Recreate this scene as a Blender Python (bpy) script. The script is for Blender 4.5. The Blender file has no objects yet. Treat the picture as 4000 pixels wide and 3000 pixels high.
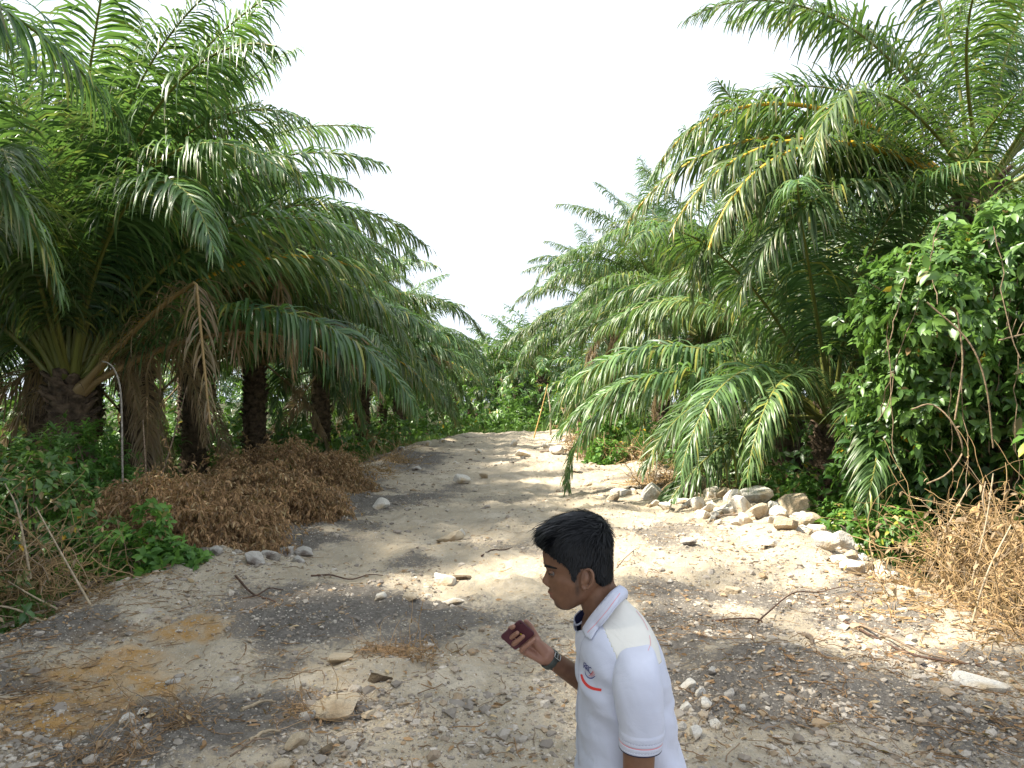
import bpy, bmesh, math, random
import numpy as np
from mathutils import Vector, Matrix

SC = bpy.context.scene
COL = SC.collection

# ------------------------------------------------------------------ camera, sky, sun, exposure
CAM_H = 2.0                 # eye height above the track
FPX = 2889.0                # focal length in pixels of the 4000 px wide photograph
HOR = 1560.0                # row of the horizon
cam_data = bpy.data.cameras.new('camera')
cam_data.sensor_width = 36.0
cam_data.lens = 36.0 * FPX / 4000.0
cam_data.shift_y = (HOR - 1500.0) / 4000.0
cam_data.clip_start = 0.05
cam_data.clip_end = 3000.0
cam = bpy.data.objects.new('camera', cam_data)
cam.location = (0, 0, CAM_H)
cam.rotation_euler = (math.radians(90), 0, 0)
COL.objects.link(cam)
SC.camera = cam

SUN_ELEV = math.radians(53)
SUN_AZ = math.radians(-98)   # measured from +Y towards +X: the sun stands to the left, a touch behind the camera
to_sun = Vector((math.sin(SUN_AZ) * math.cos(SUN_ELEV), math.cos(SUN_AZ) * math.cos(SUN_ELEV), math.sin(SUN_ELEV)))
sun_data = bpy.data.lights.new('sun', 'SUN')
sun_data.energy = 5.0
sun_data.angle = math.radians(2.2)   # sun veiled by thin cloud
sun_data.color = (1.0, 0.93, 0.80)
sun = bpy.data.objects.new('sun', sun_data)
sun.rotation_euler = to_sun.to_track_quat('Z', 'Y').to_euler()
sun.location = to_sun * 60
COL.objects.link(sun)

world = bpy.data.worlds.new('World')
SC.world = world
world.use_nodes = True
wn = world.node_tree.nodes
wl = world.node_tree.links
wn.clear()
w_out = wn.new('ShaderNodeOutputWorld')
w_bg = wn.new('ShaderNodeBackground')
w_sky = wn.new('ShaderNodeTexSky')
w_sky.sky_type = 'NISHITA'
w_sky.sun_disc = False
w_sky.sun_elevation = SUN_ELEV
w_sky.sun_rotation = SUN_AZ
w_sky.dust_density = 4.0
w_bg.inputs['Strength'].default_value = 0.12
# thin bright cloud over the blue: white overcast veil with soft variation
w_tc = wn.new('ShaderNodeTexCoord')
w_no = wn.new('ShaderNodeTexNoise')
w_no.inputs['Scale'].default_value = 2.2
w_no.inputs['Detail'].default_value = 5.0
w_rm = wn.new('ShaderNodeMapRange')
w_rm.inputs['From Min'].default_value = 0.3
w_rm.inputs['From Max'].default_value = 0.7
w_rm.inputs['To Min'].default_value = 0.93
w_rm.inputs['To Max'].default_value = 0.99
w_mx = wn.new('ShaderNodeMix')
w_mx.data_type = 'RGBA'
w_mx.inputs['B'].default_value = (3.8, 4.15, 4.7, 1.0)
wl.new(w_tc.outputs['Generated'], w_no.inputs['Vector'])
wl.new(w_no.outputs['Fac'], w_rm.inputs['Value'])
wl.new(w_rm.outputs['Result'], w_mx.inputs['Factor'])
wl.new(w_sky.outputs['Color'], w_mx.inputs['A'])
wl.new(w_mx.outputs['Result'], w_bg.inputs['Color'])
wl.new(w_bg.outputs['Background'], w_out.inputs['Surface'])

SC.view_settings.view_transform = 'Standard'
SC.view_settings.look = 'None'
SC.view_settings.gamma = 1.0
SC.view_settings.exposure = 1.5
SC.render.engine = 'CYCLES'
cy = SC.cycles
cy.max_bounces = 7
cy.diffuse_bounces = 3
cy.glossy_bounces = 2
cy.transmission_bounces = 4
cy.transparent_max_bounces = 4
cy.caustics_reflective = False
cy.caustics_refractive = False
cy.sample_clamp_indirect = 4.0
cy.use_denoising = True
try:
    cy.denoiser = 'OPENIMAGEDENOISE'
    cy.denoising_input_passes = 'RGB_ALBEDO_NORMAL'
    cy.denoising_prefilter = 'ACCURATE'
except Exception:
    pass

# ------------------------------------------------------------------ helpers
rng = np.random.default_rng(7)
random.seed(7)

def unit(a):
    return a / np.maximum(np.linalg.norm(a, axis=-1, keepdims=True), 1e-9)

def pix(px, py, y):
    """world point seen at photo pixel (px, py) at depth y"""
    return np.array([(px - 2000.0) * y / FPX, y, CAM_H - (py - HOR) * y / FPX])

def ground_at(px, py):
    y = CAM_H * FPX / (py - HOR)
    return (px - 2000.0) * y / FPX, y

def _hash(ix, iy, iz, seed):
    h = (ix.astype(np.int64) * 374761393 + iy.astype(np.int64) * 668265263 + iz.astype(np.int64) * 2147483647 + seed * 974711) & 0xFFFFFFFF
    h = ((h ^ (h >> 13)) * 1274126177) & 0xFFFFFFFF
    h = (h ^ (h >> 16)) & 0xFFFFFFFF
    h = (h * 2246822519) & 0xFFFFFFFF
    h = h ^ (h >> 15)
    return (h & 0xFFFFFF) / float(0xFFFFFF)

def noise3(x, y, z=None, seed=0):
    x = np.asarray(x, float); y = np.asarray(y, float)
    z = np.zeros_like(x) if z is None else np.asarray(z, float)
    ix, iy, iz = np.floor(x), np.floor(y), np.floor(z)
    fx, fy, fz = x - ix, y - iy, z - iz
    ux, uy, uz = [f * f * (3 - 2 * f) for f in (fx, fy, fz)]
    r = 0
    for dx in (0, 1):
        for dy in (0, 1):
            for dz in (0, 1):
                w = (ux if dx else 1 - ux) * (uy if dy else 1 - uy) * (uz if dz else 1 - uz)
                r = r + w * _hash(ix + dx, iy + dy, iz + dz, seed)
    return r * 2 - 1

def fbm(x, y, z=None, seed=0, octv=4):
    r = 0; a = 0.5; f = 1.0
    for o in range(octv):
        r = r + a * noise3(np.asarray(x) * f, np.asarray(y) * f, None if z is None else np.asarray(z) * f, seed + o * 17)
        a *= 0.5; f *= 2.03
    return r

def sstep(a, b, x):
    t = np.clip((np.asarray(x, float) - a) / (b - a), 0, 1)
    return t * t * (3 - 2 * t)

class MB:
    """collects vertices and faces; build() links them as ONE mesh object"""
    def __init__(self):
        self.v = []; self.f = []; self.n = 0; self.c = []
    def add(self, V, F, mat=0, col=None):
        V = np.asarray(V, float).reshape(-1, 3)
        F = np.asarray(F, np.int64)
        self.v.append(V)
        self.f.append((F + self.n, mat))
        if col is None:
            col = np.zeros((len(V), 3))
        col = np.broadcast_to(np.asarray(col, float), (len(V), 3))
        self.c.append(col)
        self.n += len(V)
    def arrays(self):
        return np.concatenate(self.v), self.f, np.concatenate(self.c)
    def mesh(self, name, mats, smooth=True):
        V, FL, C = self.arrays()
        me = bpy.data.meshes.new(name)
        me.vertices.add(len(V))
        me.vertices.foreach_set('co', V.astype(np.float32).ravel())
        loops = np.concatenate([f.ravel() for f, m in FL]).astype(np.int32)
        tot = np.concatenate([np.full(len(f), f.shape[1]) for f, m in FL]).astype(np.int32)
        mi = np.concatenate([np.full(len(f), m) for f, m in FL]).astype(np.int32)
        st = np.concatenate([[0], np.cumsum(tot)[:-1]]).astype(np.int32)
        me.loops.add(len(loops))
        me.loops.foreach_set('vertex_index', loops)
        me.polygons.add(len(tot))
        me.polygons.foreach_set('loop_start', st)
        me.polygons.foreach_set('loop_total', tot)
        me.polygons.foreach_set('material_index', mi)
        me.polygons.foreach_set('use_smooth', np.full(len(tot), bool(smooth)))
        at = me.attributes.new('Col', 'FLOAT_COLOR', 'POINT')
        c4 = np.ones((len(V), 4), np.float32); c4[:, :3] = C
        at.data.foreach_set('color', c4.ravel())
        for m in mats:
            me.materials.append(m)
        me.update(calc_edges=True)
        me.validate()
        return me
    def build(self, name, mats, parent=None, smooth=True, loc=None):
        if not isinstance(mats, (list, tuple)):
            mats = [mats]
        me = self.mesh(name, mats, smooth)
        o = bpy.data.objects.new(name, me)
        COL.objects.link(o)
        if parent is not None:
            o.parent = parent
        if loc is not None:
            o.location = loc
        return o

def link_mesh(name, me, parent=None):
    o = bpy.data.objects.new(name, me)
    COL.objects.link(o)
    if parent is not None:
        o.parent = parent
    return o

def tag(o, label=None, cat=None, group=None, kind=None):
    if label: o['label'] = label
    if cat: o['category'] = cat
    if group: o['group'] = group
    if kind: o['kind'] = kind
    return o

def empty(name, loc, rz=0.0):
    o = bpy.data.objects.new(name, None)
    o.empty_display_size = 0.2
    o.location = loc
    o.rotation_euler = (0, 0, rz)
    COL.objects.link(o)
    return o

def thing(name, label, cat, loc=(0, 0, 0), rz=0.0, group=None):
    return tag(empty(name, loc, rz), label, cat, group)

def grid_faces(rows, cols, wrap=False):
    r = np.arange(rows - 1)[:, None]
    c = np.arange(cols if wrap else cols - 1)[None, :]
    a = r * cols + c
    b = r * cols + (c + 1) % cols
    return np.stack([a, b, b + cols, a + cols], -1).reshape(-1, 4)

OVAL = {2: [0.25, 1.0, 0.04], 3: [0.15, 1.0, 0.8, 0.03], 4: [0.12, 0.85, 1.0, 0.65, 0.03], 5: [0.1, .75, 1, .85, .5, .02]}
BLADE = {2: [0.7, 0.8, 0.05], 3: [0.6, 1.0, 0.75, 0.04], 4: [0.45, 1.0, 0.95, 0.7, 0.04], 5: [.5, 1, 1, .85, .55, .03]}

def strips(P, D, S, L, W, droop, nseg=4, fold=0.2, prof=BLADE, grav=(0, 0, -1)):
    """N leaf blades at once: base P, first direction D, width vector S; each bends towards gravity"""
    N = len(P)
    L = np.broadcast_to(L, (N,)); W = np.broadcast_to(W, (N,)); droop = np.broadcast_to(droop, (N,))
    g = np.asarray(grav, float)
    d = unit(np.asarray(D, float)); p = np.asarray(P, float)
    pts = [p]; dirs = [d]
    for k in range(nseg):
        d = unit(d + (droop / nseg)[:, None] * g * (0.45 + 1.1 * k / nseg))
        p = p + d * (L / nseg)[:, None]
        pts.append(p); dirs.append(d)
    pts = np.stack(pts, 1); dirs = np.stack(dirs, 1)
    S = np.asarray(S, float)[:, None, :]
    side = unit(S - (S * dirs).sum(-1, keepdims=True) * dirs)
    nrm = np.cross(dirs, side)
    w = np.asarray(prof[nseg])[None, :, None] * W[:, None, None] * 0.5
    left = pts - side * w + nrm * w * fold
    right = pts + side * w + nrm * w * fold
    V = np.stack([left, pts, right], 2)                     # N, nseg+1, 3, 3
    F = grid_faces(nseg + 1, 3)
    F = (F[None] + (np.arange(N) * (nseg + 1) * 3)[:, None, None]).reshape(-1, 4)
    return V.reshape(-1, 3), F, (nseg + 1) * 3

def tubes(C, R, sides=5):
    """N tubes at once along the polylines C (N, M, 3); R (N, M) or (M,) radii"""
    C = np.asarray(C, float)
    if C.ndim == 2: C = C[None]
    N, M, _ = C.shape
    R = np.broadcast_to(np.asarray(R, float), (N, M))
    T = unit(np.gradient(C, axis=1))
    ref = np.where(np.abs(T[..., 2:3]) > 0.9, np.array([1.0, 0, 0]), np.array([0, 0, 1.0]))
    ref = np.broadcast_to(ref[:, :1], T.shape) * 0.999 + 0.001
    A = unit(np.cross(T, ref)); B = np.cross(T, A)
    th = np.arange(sides) / sides * 2 * math.pi
    V = C[:, :, None] + R[:, :, None, None] * (A[:, :, None] * np.cos(th)[:, None] + B[:, :, None] * np.sin(th)[:, None])
    F = grid_faces(M, sides, True)
    F = (F[None] + (np.arange(N) * M * sides)[:, None, None]).reshape(-1, 4)
    return V.reshape(-1, 3), F, M * sides

def curve_pts(pts, n):
    """Catmull-Rom through pts, n samples"""
    P = np.asarray(pts, float)
    P = np.vstack([2 * P[0] - P[1], P, 2 * P[-1] - P[-2]])
    m = len(P) - 3
    t = np.linspace(0, m - 1e-6, n)
    i = t.astype(int); f = (t - i)[:, None]
    p0, p1, p2, p3 = P[i], P[i + 1], P[i + 2], P[i + 3]
    return 0.5 * (2 * p1 + (p2 - p0) * f + (2 * p0 - 5 * p1 + 4 * p2 - p3) * f * f + (3 * p1 - p0 - 3 * p2 + p3) * f ** 3)

def rdirs(n):
    return unit(rng.normal(size=(n, 3)))

# ------------------------------------------------------------------ materials
def new_mat(name):
    m = bpy.data.materials.new(name)
    m.use_nodes = True
    nt = m.node_tree
    b = nt.nodes['Principled BSDF']
    return m, nt, b

def mix_rgb(nt, fac, a, b, blend='MIX'):
    n = nt.nodes.new('ShaderNodeMix'); n.data_type = 'RGBA'; n.blend_type = blend
    for k, v in (('Factor', fac), ('A', a), ('B', b)):
        if hasattr(v, 'is_output'):
            nt.links.new(v, n.inputs[k])
        elif k == 'Factor':
            n.inputs[k].default_value = v
        else:
            n.inputs[k].default_value = (*v, 1.0) if len(v) == 3 else v
    return n.outputs['Result']

def noise_tex(nt, scale, detail=4, rough=0.55, coord='Object', lo=0.35, hi=0.65, dist=0.0):
    tc = nt.nodes.new('ShaderNodeTexCoord')
    n = nt.nodes.new('ShaderNodeTexNoise')
    n.inputs['Scale'].default_value = scale
    n.inputs['Detail'].default_value = detail
    n.inputs['Roughness'].default_value = rough
    n.inputs['Distortion'].default_value = dist
    nt.links.new(tc.outputs[coord], n.inputs['Vector'])
    r = nt.nodes.new('ShaderNodeMapRange')
    r.inputs['From Min'].default_value = lo
    r.inputs['From Max'].default_value = hi
    nt.links.new(n.outputs['Fac'], r.inputs['Value'])
    return r.outputs['Result']

def bump(nt, bsdf, height, strength=0.4, dist=0.02):
    n = nt.nodes.new('ShaderNodeBump')
    n.inputs['Strength'].default_value = strength
    n.inputs['Distance'].default_value = dist
    nt.links.new(height, n.inputs['Height'])
    nt.links.new(n.outputs['Normal'], bsdf.inputs['Normal'])

def attr(nt, name='Col'):
    a = nt.nodes.new('ShaderNodeAttribute'); a.attribute_name = name
    s = nt.nodes.new('ShaderNodeSeparateColor')
    nt.links.new(a.outputs['Color'], s.inputs['Color'])
    return s.outputs['Red'], s.outputs['Green'], s.outputs['Blue'], a.outputs['Color']

def plain(name, col, rough=0.8, var=0.25, scale=12.0, bmp=0.3, bdist=0.01, spec=0.3, metallic=0.0):
    m, nt, b = new_mat(name)
    d = tuple(c * (1 - var) for c in col); l = tuple(min(1, c * (1 + var)) for c in col)
    f = noise_tex(nt, scale)
    nt.links.new(mix_rgb(nt, f, d, l), b.inputs['Base Color'])
    b.inputs['Roughness'].default_value = rough
    b.inputs['Specular IOR Level'].default_value = spec
    b.inputs['Metallic'].default_value = metallic
    if bmp: bump(nt, b, f, bmp, bdist)
    return m

def leaf_mat(name, dark, light, yellow, dry, rough=0.42, spec=0.5, trans=0.35, objvar=0.35):
    """Col.r picks dark..light green, Col.g yellowing, Col.b drying"""
    m, nt, b = new_mat(name)
    r, g, bl, _ = attr(nt)
    oi = nt.nodes.new('ShaderNodeObjectInfo')
    c = mix_rgb(nt, r, dark, light)
    ov = nt.nodes.new('ShaderNodeMapRange')
    ov.inputs['To Min'].default_value = 1 - objvar; ov.inputs['To Max'].default_value = 1 + objvar
    nt.links.new(oi.outputs['Random'], ov.inputs['Value'])
    comb = nt.nodes.new('ShaderNodeVectorMath'); comb.operation = 'SCALE'
    nt.links.new(c, comb.inputs[0]); nt.links.new(ov.outputs['Result'], comb.inputs['Scale'])
    c = mix_rgb(nt, g, comb.outputs['Vector'], yellow)
    c = mix_rgb(nt, bl, c, dry)
    nt.links.new(c, b.inputs['Base Color'])
    b.inputs['Roughness'].default_value = rough
    b.inputs['Specular IOR Level'].default_value = spec
    tr = nt.nodes.new('ShaderNodeBsdfTranslucent')
    tc = mix_rgb(nt, 0.55, c, (0.22, 0.42, 0.055))
    tc = mix_rgb(nt, bl, tc, dry)
    nt.links.new(tc, tr.inputs['Color'])
    mx = nt.nodes.new('ShaderNodeMixShader')
    mx.inputs['Fac'].default_value = trans
    nt.links.new(b.outputs['BSDF'], mx.inputs[1]); nt.links.new(tr.outputs['BSDF'], mx.inputs[2])
    nt.links.new(mx.outputs['Shader'], nt.nodes['Material Output'].inputs['Surface'])
    return m

M = {}
M['palm_leaf'] = leaf_mat('palm_leaf', (0.015, 0.050, 0.025), (0.135, 0.240, 0.080), (0.34, 0.33, 0.06), (0.30, 0.20, 0.11), rough=0.38, spec=0.5, trans=0.31)
M['broad_leaf'] = leaf_mat('broad_leaf', (0.034, 0.088, 0.022), (0.150, 0.270, 0.055), (0.62, 0.36, 0.02), (0.30, 0.20, 0.10), rough=0.38, spec=0.5, trans=0.3, objvar=0.15)
M['bright_leaf'] = leaf_mat('bright_leaf', (0.05, 0.13, 0.03), (0.16, 0.32, 0.05), (0.40, 0.38, 0.05), (0.30, 0.20, 0.10), rough=0.5, spec=0.4, trans=0.38, objvar=0.1)
M['dry_leaf'] = leaf_mat('dry_leaf', (0.19, 0.11, 0.055), (0.50, 0.31, 0.165), (0.58, 0.44, 0.25), (0.22, 0.17, 0.12), rough=0.8, spec=0.15, trans=0.15, objvar=0.1)
M['straw'] = leaf_mat('straw', (0.19, 0.115, 0.055), (0.46, 0.31, 0.16), (0.50, 0.36, 0.15), (0.30, 0.24, 0.17), rough=0.8, spec=0.2, trans=0.1, objvar=0.1)
M['grass'] = leaf_mat('grass', (0.04, 0.10, 0.02), (0.15, 0.26, 0.045), (0.30, 0.28, 0.07), (0.28, 0.2, 0.1), rough=0.5, spec=0.35, trans=0.35, objvar=0.05)
M['twig'] = plain('twig', (0.20, 0.145, 0.10), 0.85, 0.4, 30)
M['vine'] = plain('vine', (0.22, 0.16, 0.10), 0.85, 0.4, 25)
M['pale_twig'] = plain('pale_twig', (0.34, 0.27, 0.18), 0.8, 0.3, 25)
M['dark_root'] = plain('dark_root', (0.085, 0.05, 0.035), 0.85, 0.4, 30)
M['bark'] = plain('bark', (0.15, 0.115, 0.085), 0.9, 0.45, 9, 0.6, 0.03)
# ------------------------------------------------------------------ the ground: one sheet to the horizon
MOUNDS = [  # x, y, rx, ry, height
    (2.2, 11.0, 1.6, 3.0, 0.16), (3.2, 8.3, 1.3, 1.0, -0.12), (-0.9, 5.5, 0.6, 0.35, 0.10), (-2.0, 4.6, 1.2, 0.5, 0.07),
    (1.9, 5.3, 1.3, 0.8, 0.13), (3.4, 5.6, 1.0, 0.7, -0.08), (0.4, 13.5, 2.2, 1.6, 0.06), (-1.6, 9.0, 1.4, 0.8, -0.05),
    (1.0, 21.0, 2.4, 2.2, 0.12), (-0.8, 31.0, 2.5, 3.0, 0.10), (3.6, 13.0, 0.9, 2.2, 0.12), (2.9, 17.0, 1.0, 2.5, 0.16), (-3.4, 8.7, 0.8, 0.8, 0.10),
    (0.9, 41.0, 2.2, 2.5, 0.22), (4.0, 10.8, .8, 1.3, .12), (3.6, 9.3, .7, .7, .08),
]

def edge_left(y):
    y = np.asarray(y, float)
    return -4.15 + 0.35 * fbm(y * 0.35, y * 0 + 3.3, seed=5) + sstep(30, 44, y) * 1.6

def edge_right(y):
    y = np.asarray(y, float)
    return 4.15 + 0.35 * fbm(y * 0.33, y * 0 + 9.1, seed=6) - sstep(22, 42, y) * 1.3

def gz(x, y, fine=True):
    x = np.asarray(x, float); y = np.asarray(y, float)
    el, er = edge_left(y), edge_right(y)
    dl = sstep(-0.1, 2.6, el - x); dr = sstep(-0.1, 2.6, x - er)
    z = -0.55 * dl - 0.5 * dr
    on = (1 - dl) * (1 - dr)
    z = z - 0.9 * sstep(43, 52, y)
    z = z + 0.10 * fbm(x * 0.42, y * 0.42, seed=11, octv=3) * (0.5 + 0.5 * on)
    z = z + 0.075 * fbm(x * 1.7, y * 1.5, seed=21, octv=3)
    z = z - 0.035 * on * (np.exp(-((x + 0.75) / 0.28) ** 2) + np.exp(-((x - 1.05) / 0.28) ** 2)) * sstep(2, 6, y)
    for mx, my, rx, ry, h in MOUNDS:
        z = z + h * np.exp(-((x - mx) / rx) ** 2 - ((y - my) / ry) ** 2)
    # a little push-up of spoil along both shoulders
    z = z + 0.12 * np.exp(-((x - el - 0.3) / 0.4) ** 2) * sstep(4, 7, y) + 0.14 * np.exp(-((x - er + 0.3) / 0.45) ** 2) * sstep(4, 7, y)
    z = z * sstep(1.0, 3.2, np.hypot(x - 0.28, (y - 2.2)) + 1.2 * 0) + 0.0
    if fine:
        z = z + 0.045 * fbm(x * 5.5, y * 5.5, seed=31, octv=3) * (0.5 + 0.8 * on) + on * 0.030 * np.abs(fbm(x * 17, y * 17, seed=41, octv=2))
    far = sstep(120, 400, np.hypot(x, y))
    return z * (1 - far) - 0.6 * far

def gz1(x, y):
    return float(gz(np.array([x]), np.array([y]))[0])

def soil_masks(x, y):
    wx = x + 0.55 * fbm(x * 1.1, y * 1.1, seed=51) ; wy = y + 0.8 * fbm(x * 1.1 + 40, y * 0.9, seed=52)
    def blob(px, py, rx, ry):
        gx, gy = ground_at(px, py)
        return np.exp(-(((wx - gx) / rx) ** 2 + ((wy - gy) / ry) ** 2) ** 1.5)
    dark = 0
    for b in ((1330, 2400, 1.25, 0.75), (1650, 2390, 0.7, 0.5), (560, 2880, 1.0, 0.38), (1050, 2800, 0.75, 0.42), (300, 2960, 0.7, 0.25),
              (3000, 2680, 1.0, 0.55), (3350, 2760, 0.8, 0.5), (2850, 2800, 0.5, 0.4), (3600, 2800, 0.7, 0.5), (2750, 2450, 0.55, 0.5), (1330, 1900, 0.9, 2.2), (1500, 1960, 0.9, 1.2),
              (200, 2560, 1.0, 0.5), (1620, 1800, 0.9, 4), (2050, 1690, 1.8, 4.0), (3050, 2300, 1.1, 0.5), (3400, 2420, 0.7, 0.5), (1150, 2120, 0.8, 0.6), (3850, 2600, .7, .4)):
        dark = np.maximum(dark, blob(*b))
    n = fbm(x * 0.8, y * 0.7, seed=61)
    dark = np.clip(dark * 1.25 + sstep(0.12, 0.42, n) * 0.75, 0, 1)
    orange = 0
    for b in ((60, 2930, 0.42, 0.22), (230, 2780, 0.42, 0.16), (20, 2850, 0.3, 0.2), (560, 2690, 0.34, 0.16), (480, 2610, 0.3, 0.2), (700, 2730, 0.2, 0.08), (650, 2480, 0.35, 0.2)):
        orange = np.maximum(orange, blob(b[0], b[1], b[2] * 1.35, b[3] * 1.35))
    sand = 0
    for b in ((1900, 2780, 0.6, 0.8), (1750, 2900, 0.6, 0.3), (1960, 2300, 0.7, 1.2), (500, 2560, 1.1, 0.4), (2000, 2050, 1.2, 2.0), (2050, 1880, 1.4, 4.5), (2350, 2380, .5, .5), (3300, 2900, .7, .15), (1850, 2600, .5, .4)):
        sand = np.maximum(sand, blob(*b))
    tracks = (np.exp(-((wx + .75) / .34) ** 2) + np.exp(-((wx - 1.15) / .34) ** 2)) * sstep(7, 10, y) * sstep(44, 36, y)
    sand = np.maximum(sand, .85 * tracks)
    dark = dark * (1 - 0.85 * sand) * (1 - 0.6 * orange)
    return dark, np.clip(orange * 1.3, 0, 1), sand

def make_ground():
    xs = np.arange(-6.0, 6.001, 0.028)
    out = 6.0 + np.cumsum(0.05 * 1.115 ** np.arange(1, 66))
    xs = np.concatenate([-out[::-1], xs, out])
    ys = list(np.arange(-14, 2.6, 0.4)); y = 2.6
    while y < 46:
        ys.append(y); y += max(0.018, y * y / 1900.0)
    while y < 700:
        ys.append(y); y += 0.035 * y - 0.6
    ys = np.array(ys)
    X, Y = np.meshgrid(xs, ys)
    Z = gz(X, Y)
    dark, orange, sand = soil_masks(X, Y)
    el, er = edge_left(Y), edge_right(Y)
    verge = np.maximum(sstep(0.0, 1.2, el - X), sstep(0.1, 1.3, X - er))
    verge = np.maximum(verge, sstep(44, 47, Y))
    mb = MB()
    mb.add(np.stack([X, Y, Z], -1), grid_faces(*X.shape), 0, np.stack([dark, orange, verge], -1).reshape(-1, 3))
    m, nt, b = new_mat('soil')
    d, o, v, _ = attr(nt)
    n1 = noise_tex(nt, 3.0, 6, 0.65); n2 = noise_tex(nt, 22.0, 5, 0.7); n3 = noise_tex(nt, 70.0, 3, 0.7)
    sandc = mix_rgb(nt, n1, (0.38, 0.305, 0.205), (0.54, 0.45, 0.325))
    sandc = mix_rgb(nt, n2, sandc, (0.44, 0.385, 0.30))
    n5 = noise_tex(nt, 1.3, 8, 0.75, lo=0.52, hi=0.66)
    sandc = mix_rgb(nt, n5, sandc, (0.59, 0.515, 0.40))
    darkc = mix_rgb(nt, n2, (0.105, 0.093, 0.080), (0.23, 0.205, 0.175))
    # break the edge of the dark soil with fine noise
    sub = nt.nodes.new('ShaderNodeMath'); sub.operation = 'MULTIPLY_ADD'
    nt.links.new(n2, sub.inputs[0]); sub.inputs[1].default_value = 0.7; sub.inputs[2].default_value = -0.35
    add = nt.nodes.new('ShaderNodeMath'); add.operation = 'ADD'; add.use_clamp = True
    nt.links.new(d, add.inputs[0]); nt.links.new(sub.outputs[0], add.inputs[1])
    gate = nt.nodes.new('ShaderNodeMapRange')
    gate.inputs['From Min'].default_value = 0.18; gate.inputs['From Max'].default_value = 0.75
    nt.links.new(add.outputs[0], gate.inputs['Value'])
    c = mix_rgb(nt, gate.outputs['Result'], sandc, darkc)
    om = nt.nodes.new('ShaderNodeMath'); om.operation = 'MULTIPLY'
    nt.links.new(o, om.inputs[0])
    n4 = noise_tex(nt, 7.0, 5, 0.7, lo=0.25, hi=0.6)
    nt.links.new(n4, om.inputs[1])
    c = mix_rgb(nt, om.outputs[0], c, (0.43, 0.255, 0.095))
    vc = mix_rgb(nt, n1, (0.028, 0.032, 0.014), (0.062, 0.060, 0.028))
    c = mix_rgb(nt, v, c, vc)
    # chalky grit: small pale stones in the soil
    tc = nt.nodes.new('ShaderNodeTexCoord')
    vo = nt.nodes.new('ShaderNodeTexVoronoi'); vo.inputs['Scale'].default_value = 38.0
    nt.links.new(tc.outputs['Object'], vo.inputs['Vector'])
    st = nt.nodes.new('ShaderNodeMapRange')
    st.inputs['From Min'].default_value = 0.30; st.inputs['From Max'].default_value = 0.20
    nt.links.new(vo.outputs['Distance'], st.inputs['Value'])
    sepc = nt.nodes.new('ShaderNodeSeparateColor'); nt.links.new(vo.outputs['Color'], sepc.inputs['Color'])
    keep = nt.nodes.new('ShaderNodeMath'); keep.operation = 'GREATER_THAN'; keep.inputs[1].default_value = 0.62
    nt.links.new(sepc.outputs['Red'], keep.inputs[0])
    mul = nt.nodes.new('ShaderNodeMath'); mul.operation = 'MULTIPLY'
    nt.links.new(st.outputs['Result'], mul.inputs[0]); nt.links.new(keep.outputs[0], mul.inputs[1])
    iv = nt.nodes.new('ShaderNodeMath'); iv.operation = 'MULTIPLY_ADD'; iv.inputs[1].default_value = -1.0; iv.inputs[2].default_value = 1.0
    nt.links.new(v, iv.inputs[0])
    mul2 = nt.nodes.new('ShaderNodeMath'); mul2.operation = 'MULTIPLY'
    nt.links.new(mul.outputs[0], mul2.inputs[0]); nt.links.new(iv.outputs[0], mul2.inputs[1])
    stc = mix_rgb(nt, sepc.outputs['Green'], (0.36, 0.32, 0.26), (0.66, 0.60, 0.50))
    c = mix_rgb(nt, mul2.outputs[0], c, stc)
    nt.links.new(c, b.inputs['Base Color'])
    b.inputs['Roughness'].default_value = 0.95
    b.inputs['Specular IOR Level'].default_value = 0.15
    hsum = nt.nodes.new('ShaderNodeMath'); hsum.operation = 'ADD'
    nt.links.new(n2, hsum.inputs[0]); nt.links.new(n3, hsum.inputs[1])
    h2 = nt.nodes.new('ShaderNodeMath'); h2.operation = 'ADD'
    nt.links.new(hsum.outputs[0], h2.inputs[0]); nt.links.new(mul.outputs[0], h2.inputs[1])
    bump(nt, b, h2.outputs[0], 0.7, 0.012)
    g = mb.build('ground', m)
    tag(g, 'bare limestone and sand track with dark soil patches between the palms', 'ground', kind='structure')
make_ground()

# ------------------------------------------------------------------ stones
_bm = bmesh.new(); bmesh.ops.create_icosphere(_bm, subdivisions=2, radius=1.0)
ICO2_V = np.array([v.co[:] for v in _bm.verts]); ICO2_F = np.array([[v.index for v in f.verts] for f in _bm.faces]); _bm.free()
_bm = bmesh.new(); bmesh.ops.create_icosphere(_bm, subdivisions=3, radius=1.0)
ICO3_V = np.array([v.co[:] for v in _bm.verts]); ICO3_F = np.array([[v.index for v in f.verts] for f in _bm.faces]); _bm.free()
_bm = bmesh.new(); bmesh.ops.create_icosphere(_bm, subdivisions=1, radius=1.0)
ICO1_V = np.array([v.co[:] for v in _bm.verts]); ICO1_F = np.array([[v.index for v in f.verts] for f in _bm.faces]); _bm.free()

def stone_mat(name, lo, hi, stain, rough=0.9):
    m, nt, b = new_mat(name)
    n1 = noise_tex(nt, 5.0, 5, 0.65); n2 = noise_tex(nt, 24.0, 5, 0.7); n3 = noise_tex(nt, 3.2, 3, 0.5, lo=0.5, hi=0.66)
    c = mix_rgb(nt, n1, lo, hi)
    c = mix_rgb(nt, n2, c, tuple(x * 0.78 for x in hi))
    c = mix_rgb(nt, n3, c, stain)
    nt.links.new(c, b.inputs['Base Color'])
    b.inputs['Roughness'].default_value = rough
    b.inputs['Specular IOR Level'].default_value = 0.2
    bump(nt, b, n2, 0.8, 0.02)
    return m

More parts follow.
